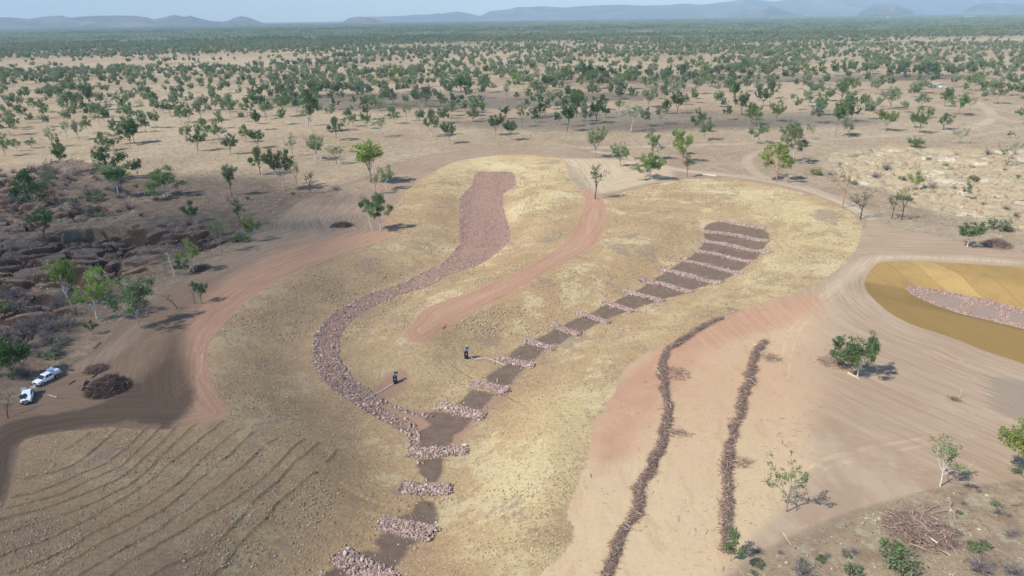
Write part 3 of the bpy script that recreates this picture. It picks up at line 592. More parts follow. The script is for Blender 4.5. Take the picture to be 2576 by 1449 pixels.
# ------------------------------------------------------------------ trees
def leaf_material(name, use_random=False):
    g = NT(name); tint = g.attr('tint')
    oi = g.n('ShaderNodeObjectInfo')
    if use_random:
        base = g.mix(oi.outputs['Random'], (.15, .21, .10), (.29, .325, .21))
    else:
        base = oi.outputs['Color']
    c = g.mix(tint, g.mix(1.0, base, (.62, .62, .62), 'MULTIPLY'), g.mix(1.0, base, (1.45, 1.42, 1.3), 'MULTIPLY'))
    p = g.n('ShaderNodeBsdfPrincipled'); g.setin(p.inputs['Base Color'], c); p.inputs['Roughness'].default_value = .6; p.inputs['Specular IOR Level'].default_value = .25
    tr = g.n('ShaderNodeBsdfTranslucent'); g.setin(tr.inputs['Color'], c)
    mx = g.n('ShaderNodeMixShader'); mx.inputs[0].default_value = .34
    g.t.links.new(p.outputs[0], mx.inputs[1]); g.t.links.new(tr.outputs[0], mx.inputs[2]); g.t.links.new(mx.outputs[0], g.out.inputs['Surface'])
    return g.m
ML = leaf_material("eucalypt_leaves"); MLF = leaf_material("eucalypt_leaves_far", True)
def bark_material():
    g = NT("bark"); oi = g.n('ShaderNodeObjectInfo'); n = g.noise(2.2, 4, .7)
    return g.finish(g.mix(n, g.mix(1.0, oi.outputs['Color'], (.6, .58, .56), 'MULTIPLY'), g.mix(1.0, oi.outputs['Color'], (1.35, 1.35, 1.35), 'MULTIPLY')), .9)
MB = bark_material()
MBF = simple("bark_far", (.33, .29, .25), .9)
class Acc:
    def __init__(s): s.V = []; s.F = []; s.A = []; s.n = 0
    def add(s, V, F, a):
        V = np.asarray(V, float); s.V.append(V); s.F.append(np.asarray(F)+s.n); s.A.append(np.full(len(V), a) if np.isscalar(a) else a); s.n += len(V)
    def mesh(s, name, mats, smooth=False):
        return np_mesh(name, np.concatenate(s.V), np.concatenate(s.F), mats, {'tint': np.concatenate(s.A)}, smooth)
def tube(acc, P, rad, sides=5, a=.5):
    P = np.asarray(P, float); n = len(P); V = []
    for i in range(n):
        d = P[min(i+1, n-1)]-P[max(i-1, 0)]; d /= np.linalg.norm(d)+1e-9
        ref = np.array([1, 0, 0]) if abs(d[0]) < .8 else np.array([0, 1, 0]); s1 = np.cross(d, ref); s1 /= np.linalg.norm(s1); s2 = np.cross(d, s1)
        an = np.arange(sides)/sides*2*math.pi; V.append(P[i]+rad[i]*(np.cos(an)[:, None]*s1+np.sin(an)[:, None]*s2))
    V = np.concatenate(V); F = []
    for i in range(n-1):
        for k in range(sides):
            k2 = (k+1) % sides; F.append((i*sides+k, i*sides+k2, (i+1)*sides+k2, (i+1)*sides+k))
    acc.add(V, F, a)
def leaf_cloud(acc, C, r, n, size, rs, flat=.62, droop=.25, tone=.5):
    d = rs.normal(size=(n, 3)); d /= np.linalg.norm(d, axis=1, keepdims=True); rad = rs.random(n)**.45
    p = C+d*rad[:, None]*r*np.array([1, 1, flat])
    p[:, 2] -= droop*r*rs.random(n)**2
    a = rs.normal(size=(n, 3)); a[:, 2] = a[:, 2]*.8-.3; a /= np.linalg.norm(a, axis=1, keepdims=True)
    b = np.cross(a, rs.normal(size=(n, 3))); b /= np.linalg.norm(b, axis=1, keepdims=True)
    s = size*(.6+.8*rs.random(n))[:, None]
    V = np.stack([p-a*s*.9, p+b*s*.45, p+a*s*.9, p-b*s*.45], 1).reshape(-1, 3)
    F = np.arange(4*n).reshape(n, 4); t = np.clip(tone+.35*(rs.random(n)-.5)+.0*d[:, 2], 0, 1)
    acc.add(V, F, np.repeat(t, 4))
def grow(seed, H=10.0, W=8.0, fork=.35, limbs=5, clump=1.15, leaves=46, lsize=.30, lean=0.0, form='gum', tr=.17):
    rs = np.random.default_rng(seed); wood = Acc(); leaf = Acc(); tips = []
    az0 = rs.random()*6.28; bend = rs.normal(0, .35, 2)
    def path(p0, d0, L, n, wob, up=0.0):
        P = [np.array(p0, float)]; d = np.array(d0, float)
        for i in range(n):
            d = d+rs.normal(0, wob, 3)+np.array([0, 0, up]); d /= np.linalg.norm(d); P.append(P[-1]+d*L/n)
        return P, d
    fk = H*fork
    tp, td = path((0, 0, -.25), (lean*math.cos(az0)+.06*bend[0], lean*math.sin(az0)+.06*bend[1], 1), fk+.25, 5, .045, .05)
    tube(wood, tp, np.linspace(tr*1.25, tr*.78, 6), 7)
    for i in range(limbs):
        az = az0+i*6.283/limbs+rs.normal(0, .45); el = rs.uniform(.55, 1.25) if form != 'tall' else rs.uniform(.95, 1.4)
        if i == 0: el = 1.4
        start = tp[-1] if i < 3 else tp[-2]
        L = (H-start[2])*rs.uniform(.62, .98)/max(math.sin(el), .75)*(.8 if el < 1 else 1)
        d0 = np.array([math.cos(az)*math.cos(el)*W/(H*.8), math.sin(az)*math.cos(el)*W/(H*.8), math.sin(el)]); d0 /= np.linalg.norm(d0)
        P, d = path(start, d0, L*.8, 5, .16, .05)
        tube(wood, P, np.linspace(tr*.55, tr*.16, 6), 5)
        for j in (2, 3, 4, 5):
            for k in range(3 if j > 2 else 1):
                if rs.random() < .12: continue
                az2 = rs.random()*6.283; dd = d*.6+np.array([math.cos(az2), math.sin(az2), rs.uniform(-.1, .7)]); dd /= np.linalg.norm(dd)
                Q, _ = path(P[j], dd, H*rs.uniform(.10, .23), 3, .2, .03)
                tube(wood, Q, np.linspace(tr*.2, tr*.06, 4), 4)
                tips.append(Q[-1])
                if rs.random() < .4: tips.append(Q[2])
    for c in tips:
        if form == 'sparse' and rs.random() < .25: continue
        if form == 'bare' and rs.random() < .55: continue
        r = clump*rs.uniform(.6, 1.2)
        if c[2] > H*1.02: c = c*np.array([1, 1, .95])
        leaf_cloud(leaf, np.array(c), r, int(leaves*1.4*r*r/1.3)+6, lsize*.78, rs, tone=rs.uniform(.15, .85))
    # twigs among the leaves
    for c in tips:
        for k in range(3):
            az = rs.random()*6.283; e = rs.uniform(-.3, 1); q = np.array(c)+np.array([math.cos(az), math.sin(az), e])*rs.uniform(.3, .8)
            tube(wood, [c, (np.array(c)+q)/2+rs.normal(0, .08, 3), q], [tr*.07, tr*.05, tr*.03], 3)
    wv = np.concatenate(wood.V); lv = np.concatenate(leaf.V) if leaf.V else wv
    hh = max(lv[:, 2].max(), wv[:, 2].max()); ww = max(np.ptp(lv[:, 0]), np.ptp(lv[:, 1]))
    return wood, leaf, hh, ww
FORMS = {}
def proto(fm, k, **kw):
    w, l, h, ww = grow(**kw); FORMS.setdefault(fm, []).append((w.mesh('trunk', MB, True), l.mesh('crown', ML), h, ww))
for k, s in enumerate((11, 12, 13, 14, 15)): proto('gum', k, seed=s, H=10, W=9.5, fork=.24, limbs=6, clump=1.0, leaves=52, lsize=.27)
for k, s in enumerate((21, 22, 23)): proto('tall', k, seed=s, H=10, W=5.0, fork=.22, limbs=6, clump=.9, leaves=50, form='tall', tr=.13)
for k, s in enumerate((31, 32, 33)): proto('sparse', k, seed=s, H=10, W=8, fork=.28, limbs=5, clump=.9, leaves=24, form='sparse', tr=.14, lsize=.26)
for k, s in enumerate((41, 42)): proto('lean', k, seed=s, H=10, W=9, fork=.42, limbs=5, clump=1.0, leaves=52, lean=.34, tr=.16)
for k, s in enumerate((51, 52, 53)): proto('bare', k, seed=s, H=10, W=7, fork=.36, limbs=5, clump=.75, leaves=18, form='bare', tr=.19, lsize=.22)
for k, s in enumerate((55, 56)): proto('baretall', k, seed=s, H=10, W=3.2, fork=.25, limbs=5, clump=.6, leaves=14, form='tall', tr=.16, lsize=.24)
for k, s in enumerate((61, 62)): proto('sapling', k, seed=s, H=10, W=5.5, fork=.22, limbs=4, clump=1.3, leaves=16, tr=.10, lsize=.42)
for k, s in enumerate((71, 72)): proto('wide', k, seed=s, H=10, W=16, fork=.2, limbs=8, clump=1.15, leaves=58, tr=.22, lsize=.27)
def dead_proto(seed):
    rs = np.random.default_rng(seed); wood = Acc()
    P = [np.array([0, 0, -.2])]; d = np.array([rs.normal(0, .25), rs.normal(0, .25), 1.0])
    for i in range(6): d = d/np.linalg.norm(d)+rs.normal(0, .12, 3); P.append(P[-1]+d/np.linalg.norm(d)*1.6)
    tube(wood, P, np.linspace(.24, .04, 7), 6)
    for j in range(2, 7):
        for k in range(3):
            az = rs.random()*6.283; Q = [P[j]]; dd = np.array([math.cos(az), math.sin(az), rs.uniform(.2, 1)])
            for q in range(4): dd = dd/np.linalg.norm(dd)+rs.normal(0, .2, 3); Q.append(Q[-1]+dd/np.linalg.norm(dd)*rs.uniform(.4, .9))
            tube(wood, Q, np.linspace(.09, .015, 5), 4)
            for t in (2, 3): tube(wood, [Q[t], Q[t]+rs.normal(0, .6, 3)+np.array([0, 0, .3])], [.03, .01], 3)
    wv = np.concatenate(wood.V); return wood.mesh('trunk', MB, True), None, wv[:, 2].max(), max(np.ptp(wv[:, 0]), np.ptp(wv[:, 1]))
FORMS['dead'] = [dead_proto(81), dead_proto(82), dead_proto(83)]
TONES = {'bright': (.19, .265, .070), 'mid': (.135, .205, .082), 'dark': (.072, .130, .047), 'grey': (.18, .225, .125), 'none': (.12, .11, .08)}
BARKS = {'white': (.55, .50, .45), 'grey': (.27, .24, .215), 'dark': (.085, .07, .06), 'red': (.34, .20, .13)}
TREES = []
def tree(u, v, top, w, form, tone, bark='grey', label=None, name='eucalyptus_tree', group=None, world=None):
    if world is None:
        x, y, z = at(u, v); x = float(x[0]); y = float(y[0]); z = float(z[0])
        lo, hi = .3, 40
        for _ in range(24):
            mid = (lo+hi)/2
            if project(x, y, z+mid)[1] > top: lo = mid
            else: hi = mid
        H = (lo+hi)/2; dist = np.array([x, y, z-CAM_H])@FW; W = 1.12*w*dist/FPX
    else: x, y, z, H, W = world
    tm, cm, h0, w0 = random.choice(FORMS[form])
    s = H/h0; sx = min(max(W/w0, s*.6), s*1.6)
    r = thing(name, label or '', 'tree', (x, y, z-.05), random.random()*6.283, group)
    r.scale = (sx, sx, s)
    t = obj('trunk', tm, r); b = BARKS[bark]; k = random.uniform(.8, 1.2); t.color = (b[0]*k, b[1]*k, b[2]*k, 1)
    if cm is not None:
        c = obj('crown', cm, r); b = TONES[tone]; k = random.uniform(.95, 1.35); c.color = (b[0]*k*random.uniform(.9, 1.15), b[1]*k, b[2]*k, 1)
    TREES.append(dict(o=r, u=u if world is None else project(x, y, z)[0], v=v if world is None else project(x, y, z)[1], tone=tone, form=form, bark=bark, H=H, y=y, auto=label is None))
    return r
NEAR = [
 (165, 430, 340, 42, 'tall', 'mid', 'white', 'tall white-trunked gum tree above the small far-left gully scarp'),
 (278, 452, 345, 75, 'gum', 'dark', 'grey', 'large dark gum tree left of the leaning white-trunked tree'),
 (256, 466, 405, 30, 'sparse', 'mid', 'grey', 'small thin gum tree just in front of the large dark gum, far left'),
 (298, 495, 408, 75, 'lean', 'mid', 'white', 'leaning gum tree with curved white trunk left of the broad dark gum'),
 (349, 450, 395, 28, 'gum', 'dark', 'grey', 'small dark gum tree behind the leaning white-trunked tree'),
 (414, 495, 418, 108, 'wide', 'mid', 'white', 'broad spreading gum tree on shaded grass beyond the left gullies'),
 (82, 511, 420, 90, 'gum', 'dark', 'white', 'dark spreading gum tree above scrub at the far left edge'),
 (123, 478, 400, 45, 'sparse', 'grey', 'grey', 'thin grey gum tree beside the dark spreading gum, far left'),
 (108, 590, 515, 62, 'gum', 'dark', 'dark', 'dark vine-choked tree at the head of the left gullies'),
 (583, 492, 408, 40, 'tall', 'grey', 'dark', 'narrow grey-green tree with dark trunk on open grass above the gullies'),
 (605, 571, 490, 42, 'sparse', 'dark', 'dark', 'dark leaning gum tree between the gully head and the haul track'),
 (484, 559, 500, 26, 'sapling', 'dark', 'dark', 'slim dark sapling standing on the rim of the left gullies'),
 (635, 607, 537, 36, 'gum', 'bright', 'grey', 'small round-crowned bright green gum at the haul track edge'),
 (557, 636, 545, 48, 'sparse', 'mid', 'grey', 'thin-crowned gum beside the olive bush at the right end of the gullies'),
 (487, 684, 596, 52, 'gum', 'bright', 'white', 'bright green gum tree beside a small heap of dark branches'),
 (451, 691, 650, 26, 'sapling', 'dark', 'dark', 'small dark shrubby tree left of the bright gum at the track edge'),
 (469, 692, 655, 16, 'sapling', 'grey', 'dark', 'tiny grey tree between the dark shrubby tree and the bright gum'),
 (439, 695, 637, 22, 'dead', 'none', 'white', 'dead white leaning tree at the gully edge by the track'),
 (415, 677, 640, 30, 'sparse', 'grey', 'dark', 'sparse grey tree left of the dead white leaning tree'),
 (184, 768, 643, 66, 'lean', 'bright', 'white', 'bright green gum with bent white trunk below the left gullies'),
 (244, 803, 664, 82, 'gum', 'bright', 'white', 'large bright green gum right of the bent white-trunked gum'),
 (282, 790, 762, 16, 'dead', 'none', 'grey', 'small dead grey stump-like tree between the two nearest left gums'),
 (352, 825, 697, 112, 'gum', 'mid', 'white', 'wide gum tree with slender white trunk casting shade on the haul track'),
 (233, 842, 803, 30, 'sapling', 'dark', 'dark', 'small green sapling above the white utes'),
 (446, 776, 733, 34, 'dead', 'none', 'dark', 'bare dead tree with spreading twigs at the haul track edge'),
 (490, 763, 720, 22, 'dead', 'none', 'grey', 'leaning grey dead trunk beside the small round dark tree'),
 (507, 761, 705, 30, 'gum', 'dark', 'dark', 'small round dark tree beside the leaning grey dead trunk'),
 (31, 956, 845, 100, 'sapling', 'dark', 'dark', 'big tangled dark tree in scrub above the parked utes'),
 (20, 1052, 1005, 42, 'dead', 'none', 'dark', 'bare dark bush-like dead tree below the nearer ute'),
 (655, 440, 365, 38, 'gum', 'mid', 'dark', 'dense round gum tree left of the tall pale-trunked gum'),
 (714, 479, 365, 68, 'gum', 'dark', 'white', 'tall dark gum with long pale trunk standing in open grass'),
 (746, 462, 398, 32, 'sparse', 'grey', 'dark', 'thin grey tree just right of the tall pale-trunked gum'),
 (781, 487, 430, 26, 'bare', 'dark', 'dark', 'small black-trunked tree alone on grass left of the track fork'),
 (795, 406, 335, 42, 'sparse', 'mid', 'white', 'slender gum with white trunk on sunlit grass beyond the track fork'),
 (847, 413, 362, 46, 'sparse', 'grey', 'grey', 'sparse leaning grey gum right of the slender white-trunked gum'),
 (934, 460, 345, 84, 'tall', 'bright', 'grey', 'tallest dense green gum beside the haul track bend'),
 (971, 478, 412, 42, 'gum', 'mid', 'white', 'smaller gum at the right foot of the tallest green gum'),
 (945, 488, 432, 30, 'sparse', 'grey', 'grey', 'thin grey gum in front of the tallest green gum'),
 (937, 580, 498, 52, 'lean', 'dark', 'white', 'dark gum left of the pair standing on the haul track corner'),
 (957, 580, 480, 62, 'gum', 'mid', 'white', 'forked pale-trunked gum right of the pair on the haul track corner'),
 (1498, 396, 312, 50, 'gum', 'grey', 'grey', 'grey-green gum just beyond the track junction at top centre'),
 (1560, 419, 355, 46, 'gum', 'mid', 'grey', 'gum tree on pale ground left of the wide low-branched gum'),
 (1632, 452, 378, 84, 'wide', 'bright', 'white', 'wide low-branched gum on the pale wedge of ground between tracks'),
 (1642, 403, 328, 26, 'tall', 'grey', 'grey', 'slim tall gum behind the wide low-branched gum'),
 (1655, 403, 340, 38, 'sparse', 'grey', 'white', 'forked sparse gum behind the wide low-branched gum, on its right'),
 (1717, 409, 317, 52, 'gum', 'bright', 'red', 'red-trunked bright gum beyond the fallen white log'),
 (1706, 390, 322, 28, 'tall', 'mid', 'red', 'slender gum close behind the red-trunked bright gum'),
 (1728, 446, 378, 36, 'sparse', 'dark', 'dark', 'dark thin gum beside the fallen white log'),
 (1497, 500, 407, 46, 'baretall', 'dark', 'dark', 'burnt nearly bare upright tree in the middle of the track junction'),
 (1953, 456, 355, 98, 'gum', 'bright', 'red', 'big yellow-green gum with reddish trunk casting shade on the track'),
 (1994, 411, 315, 62, 'gum', 'grey', 'white', 'grey gum behind the big yellow-green gum'),
 (2119, 523, 425, 62, 'bare', 'dark', 'red', 'nearly bare forked tree on the corner of the right track, leftmost of four'),
 (2164, 551, 470, 58, 'bare', 'dark', 'dark', 'twisted nearly bare tree with a low side limb by the right track'),
 (2243, 551, 470, 40, 'bare', 'dark', 'dark', 'slim dark tree, left of the close pair by the right track'),
 (2268, 554, 468, 50, 'bare', 'mid', 'dark', 'leaning dark tree, right of the close pair by the right track'),
 (2433, 621, 555, 66, 'gum', 'dark', 'white', 'compact dark gum with short white trunk beside the stick heap, right'),
 (2300, 470, 425, 22, 'sapling', 'bright', 'grey', 'bright slim sapling on the cream eroded bank'),
 (2346, 478, 435, 22, 'dead', 'none', 'grey', 'small leafless tree on the cream eroded bank'),
 (2430, 495, 455, 20, 'sapling', 'grey', 'grey', 'pale sapling on the lower part of the cream eroded bank'),
 (2540, 409, 335, 52, 'sparse', 'grey', 'white', 'sparse white-limbed gum at the top right of the cream eroded bank'),
 (2157, 947, 835, 118, 'wide', 'dark', 'white', 'low spreading dark gum over felled trunks in the bare clearing'),
 (2107, 899, 838, 44, 'gum', 'dark', 'grey', 'smaller dark gum touching the left side of the spreading clearing gum'),
 (2572, 1200, 1032, 170, 'gum', 'bright', 'grey', 'bright leafy gum cut off by the right edge of the picture'),
 (2365, 1223, 1088, 100, 'sparse', 'mid', 'white', 'thin bent gum with open crown and clear shadow, lower right'),
 (1978, 1287, 1132, 88, 'sparse', 'mid', 'grey', 'upright many-stemmed young gum casting a feathery shadow, bottom right'),
 (1837, 1411, 1326, 46, 'sapling', 'mid', 'grey', 'thin young sapling at the lower end of the right brush line'),
]
for t in NEAR: tree(*t)
MIDA = [(70, 970, 780, 38, 'gum', 'grey', 'white'), (130, 980, 850, 20, 'sapling', 'mid', 'grey'), (160, 905, 760, 30, 'gum', 'dark', 'white'), (255, 835, 730, 22, 'gum', 'mid', 'grey'), (335, 850, 740, 26, 'gum', 'mid', 'grey'), (490, 810, 690, 26, 'sparse', 'mid', 'white'),
 (570, 840, 755, 22, 'gum', 'mid', 'grey'), (755, 955, 800, 44, 'sparse', 'dark', 'white'), (690, 835, 620, 32, 'tall', 'dark', 'grey'), (600, 1055, 895, 32, 'gum', 'grey', 'grey'), (670, 1010, 860, 20, 'sapling', 'mid', 'grey'), (935, 910, 750, 34, 'gum', 'mid', 'grey'), (1000, 912, 800, 30, 'gum', 'mid', 'grey'),
 (1070, 850, 750, 28, 'sparse', 'bright', 'white'), (1130, 800, 650, 46, 'gum', 'grey', 'white'), (1285, 875, 735, 58, 'gum', 'dark', 'white'), (1370, 925, 790, 32, 'gum', 'mid', 'grey'), (1430, 930, 770, 30, 'gum', 'mid', 'grey'), (1525, 910, 730, 44, 'gum', 'grey', 'grey'), (1745, 885, 740, 42, 'gum', 'mid', 'white'),
 (1870, 890, 725, 34, 'gum', 'mid', 'grey'), (1950, 982, 815, 30, 'tall', 'dark', 'white'), (2010, 900, 780, 36, 'sparse', 'mid', 'grey'), (2140, 880, 690, 50, 'gum', 'mid', 'grey'), (2355, 1000, 640, 34, 'tall', 'mid', 'white'), (2330, 950, 790, 40, 'sparse', 'mid', 'grey'), (985, 1085, 890, 66, 'wide', 'dark', 'grey'), (1015, 1080, 880, 36, 'gum', 'mid', 'grey'),
 (1495, 1140, 940, 44, 'gum', 'dark', 'grey'), (1660, 1070, 900, 44, 'gum', 'mid', 'white'), (1550, 1060, 880, 40, 'gum', 'mid', 'grey'), (1740, 1165, 990, 46, 'gum', 'dark', 'dark'), (1860, 1075, 930, 36, 'gum', 'mid', 'grey'), (1950, 1120, 965, 44, 'gum', 'dark', 'dark'), (1240, 930, 830, 14, 'dead', 'none', 'white'), (2540, 1060, 870, 24, 'gum', 'dark', 'white'),
 (1410, 1075, 925, 24, 'gum', 'mid', 'grey'), (780, 1140, 985, 44, 'gum', 'mid', 'grey'), (400, 1110, 940, 40, 'sparse', 'mid', 'grey'), (505, 1045, 905, 24, 'sparse', 'grey', 'grey'), (130, 1140, 1040, 24, 'gum', 'bright', 'grey'), (40, 1180, 985, 26, 'gum', 'mid', 'grey'), (2210, 1180, 1000, 32, 'sparse', 'grey', 'grey'), (2390, 1200, 1000, 40, 'gum', 'mid', 'white'),
 (240, 1120, 1030, 30, 'gum', 'grey', 'grey'), (860, 1130, 1030, 30, 'gum', 'dark', 'grey')]
MIDB = [(290, 1035, 870, 46, 'sparse', 'mid', 'white'), (187, 975, 840, 26, 'gum', 'mid', 'grey'), (400, 935, 800, 28, 'gum', 'mid', 'white'), (490, 915, 780, 30, 'sparse', 'mid', 'grey'), (318, 895, 715, 38, 'sparse', 'grey', 'white'), (390, 800, 660, 36, 'gum', 'grey', 'grey'), (685, 1030, 810, 54, 'gum', 'mid', 'white'), (810, 895, 790, 46, 'sparse', 'grey', 'grey'),
 (860, 820, 725, 34, 'gum', 'dark', 'white'), (815, 1085, 905, 42, 'gum', 'dark', 'grey'), (995, 920, 810, 42, 'gum', 'grey', 'dark'), (1020, 840, 740, 30, 'gum', 'dark', 'dark'), (1070, 885, 745, 18, 'tall', 'mid', 'grey'), (1165, 1020, 850, 46, 'gum', 'dark', 'grey'), (1240, 900, 795, 30, 'tall', 'dark', 'grey'), (1278, 1060, 895, 40, 'gum', 'dark', 'grey'), (1365, 960, 765, 40, 'sparse', 'dark', 'grey'),
 (1450, 895, 800, 26, 'gum', 'mid', 'grey'), (1500, 890, 770, 24, 'gum', 'dark', 'grey'), (1535, 885, 745, 32, 'sparse', 'dark', 'grey'), (1700, 995, 775, 38, 'lean', 'dark', 'dark'), (1775, 875, 665, 46, 'gum', 'mid', 'grey'), (1925, 930, 745, 46, 'gum', 'dark', 'dark'), (1995, 890, 805, 26, 'gum', 'dark', 'dark'), (1970, 830, 705, 24, 'gum', 'dark', 'dark'), (2185, 995, 780, 68, 'sparse', 'grey', 'white'),
 (2315, 810, 635, 48, 'gum', 'grey', 'grey'), (2100, 840, 740, 30, 'gum', 'grey', 'grey'), (2455, 860, 740, 30, 'gum', 'dark', 'dark'), (2535, 860, 700, 34, 'gum', 'dark', 'dark'), (2400, 940, 790, 46, 'sparse', 'mid', 'grey'), (1245, 760, 610, 24, 'sparse', 'grey', 'grey'), (960, 735, 565, 30, 'tall', 'mid', 'white'), (820, 740, 590, 30, 'gum', 'mid', 'white'),
 (905, 735, 560, 26, 'tall', 'mid', 'grey'), (1085, 700, 555, 32, 'gum', 'mid', 'white'), (1325, 755, 690, 20, 'gum', 'mid', 'grey'), (1410, 760, 660, 26, 'gum', 'bright', 'grey'), (1510, 730, 660, 24, 'gum', 'bright', 'grey'), (1575, 800, 670, 26, 'sparse', 'grey', 'grey'), (1560, 690, 560, 32, 'gum', 'dark', 'grey'), (1665, 685, 605, 16, 'sapling', 'dark', 'grey'), (1885, 672, 510, 40, 'gum', 'mid', 'white'), (1850, 620, 440, 40, 'gum', 'dark', 'grey'), (1965, 610, 490, 24, 'lean', 'dark', 'grey'),
 (2140, 675, 490, 44, 'gum', 'mid', 'white'), (2485, 700, 560, 36, 'sparse', 'grey', 'white'), (2420, 640, 535, 22, 'gum', 'mid', 'grey'), (1925, 720, 645, 20, 'gum', 'bright', 'grey'), (95, 795, 720, 20, 'gum', 'mid', 'grey'), (230, 820, 715, 30, 'gum', 'bright', 'grey'), (640, 810, 650, 40, 'gum', 'grey', 'grey'), (615, 850, 690, 30, 'sparse', 'grey', 'white'), (35, 990, 850, 20, 'sparse', 'mid', 'grey'), (90, 955, 850, 30, 'gum', 'mid', 'grey'), (1365, 660, 540, 34, 'gum', 'grey', 'grey'), (1320, 640, 540, 30, 'gum', 'bright', 'grey'), (410, 585, 480, 34, 'gum', 'bright', 'grey')]
MIDC = [(160, 1060, 870, 40, 'gum', 'mid', 'grey'), (120, 1000, 800, 36, 'gum', 'dark', 'grey'), (285, 660, 545, 28, 'gum', 'grey', 'white'), (118, 710, 565, 34, 'gum', 'grey', 'white'), (20, 790, 705, 26, 'gum', 'dark', 'dark'), (445, 870, 680, 44, 'gum', 'dark', 'dark'), (395, 780, 590, 28, 'tall', 'dark', 'dark'), (520, 945, 780, 58, 'gum', 'bright', 'grey'), (575, 1085, 900, 50, 'gum', 'grey', 'white'),
 (605, 800, 640, 28, 'gum', 'dark', 'dark'), (570, 760, 655, 26, 'gum', 'dark', 'dark'), (705, 920, 745, 48, 'gum', 'bright', 'grey'), (680, 745, 590, 36, 'gum', 'dark', 'grey'), (820, 1100, 905, 64, 'gum', 'mid', 'grey'), (950, 1055, 890, 32, 'sparse', 'grey', 'red'), (930, 700, 585, 28, 'gum', 'grey', 'white'), (1030, 720, 610, 42, 'gum', 'grey', 'grey'), (1045, 870, 690, 38, 'gum', 'mid', 'white'),
 (1150, 1030, 740, 40, 'tall', 'mid', 'grey'), (1210, 1040, 820, 36, 'sparse', 'grey', 'grey'), (1255, 1030, 925, 32, 'sparse', 'mid', 'grey'), (1200, 765, 565, 66, 'wide', 'mid', 'grey'), (1250, 860, 710, 42, 'gum', 'mid', 'grey'), (1530, 990, 815, 54, 'gum', 'bright', 'grey'), (1470, 680, 558, 32, 'gum', 'dark', 'grey'), (1570, 825, 640, 56, 'gum', 'grey', 'grey'), (1785, 1005, 785, 54, 'gum', 'mid', 'grey'),
 (1745, 965, 845, 30, 'gum', 'grey', 'grey'), (1965, 980, 845, 46, 'gum', 'grey', 'grey'), (2070, 870, 680, 54, 'gum', 'mid', 'red'), (2095, 1085, 920, 42, 'sparse', 'grey', 'grey'), (2195, 685, 560, 52, 'gum', 'mid', 'white'), (2365, 785, 605, 44, 'gum', 'grey', 'grey'), (2170, 830, 700, 32, 'sparse', 'mid', 'grey'), (2465, 1040, 985, 14, 'sapling', 'dark', 'grey'), (1800, 810, 700, 44, 'gum', 'grey', 'grey'),
 (1820, 705, 580, 56, 'gum', 'grey', 'white'), (2570, 940, 740, 50, 'gum', 'mid', 'grey'), (2500, 660, 545, 44, 'gum', 'mid', 'grey'), (160, 565, 480, 30, 'gum', 'bright', 'grey'), (625, 540, 478, 26, 'gum', 'mid', 'grey'), (355, 540, 465, 30, 'gum', 'mid', 'grey'), (455, 570, 435, 34, 'gum', 'mid', 'grey'), (1060, 550, 485, 20, 'gum', 'mid', 'grey'), (1175, 545, 470, 34, 'gum', 'mid', 'grey'), (910, 560, 478, 26, 'gum', 'bright', 'grey'),
 (830, 560, 470, 28, 'gum', 'grey', 'grey'), (1430, 555, 482, 24, 'gum', 'dark', 'grey'), (1780, 560, 475, 28, 'gum', 'mid', 'grey'), (1885, 570, 460, 30, 'gum', 'mid', 'grey'), (1690, 600, 550, 18, 'gum', 'mid', 'grey'), (2165, 550, 460, 40, 'gum', 'mid', 'grey'), (2300, 550, 430, 40, 'gum', 'mid', 'grey'), (1640, 540, 420, 46, 'gum', 'mid', 'grey'), (1500, 510, 415, 34, 'gum', 'mid', 'grey')]
for off, lst in ((0, MIDA), (858.7, MIDB), (1717.3, MIDC)):
    for a in lst: tree(off+a[0]/3, a[1]/3, a[2]/3, a[3], a[4], a[5], a[6])
# the rest of the nearer savanna trees
def density(x, y):
    """trees per hectare as the plain shows them"""
    n = fbm(x/150, y/230, 3, 101); sector = x/np.maximum(y, 1)
    left = sstep(-.02, -.45, sector); far = sstep(560, 1100, y)
    d = 32-5*far+15*left*sstep(430, 650, y)
    d = d*(.62+.85*sstep(.38, .60, n))
    wood = sstep(1550, 2500, y+500*(fbm(x/500, y/500, 3, 103)-.5)+250*sector)
    gap = sstep(.52, .57, fbm(x/500, y/200, 3, 107))*sstep(750, 900, y)*(1-sstep(2000, 2600, y))
    return (d*(1-wood)+58*wood)*(1-.93*gap)
cand = []
while len(TREES)+len(cand) < 300:
    y = random.uniform(430, 900); x = random.uniform(-.8, .8)*y
    if random.random() > density(np.array([x]), np.array([y]))[0]/90*(y/900): continue
    if any((x-a)**2+(y-b)**2 < 36 for a, b in cand): continue
    d, _ = polydist(np.array([x]), np.array([y]), TRACKS[0]+TRACKS[7])
    if d[0] < 8: continue
    cand.append((x, y))
for x, y in cand:
    H = random.uniform(8, 14.5); tone = random.choices(['mid', 'grey', 'dark', 'bright'], [5, 4, 3, 1])[0]
    tree(0, 0, 0, 0, random.choices(['gum', 'sparse', 'tall'], [6, 2, 2])[0], tone, random.choice(['white', 'grey', 'grey']), world=(x, y, 0.0, H, H*random.uniform(.55, .9)))

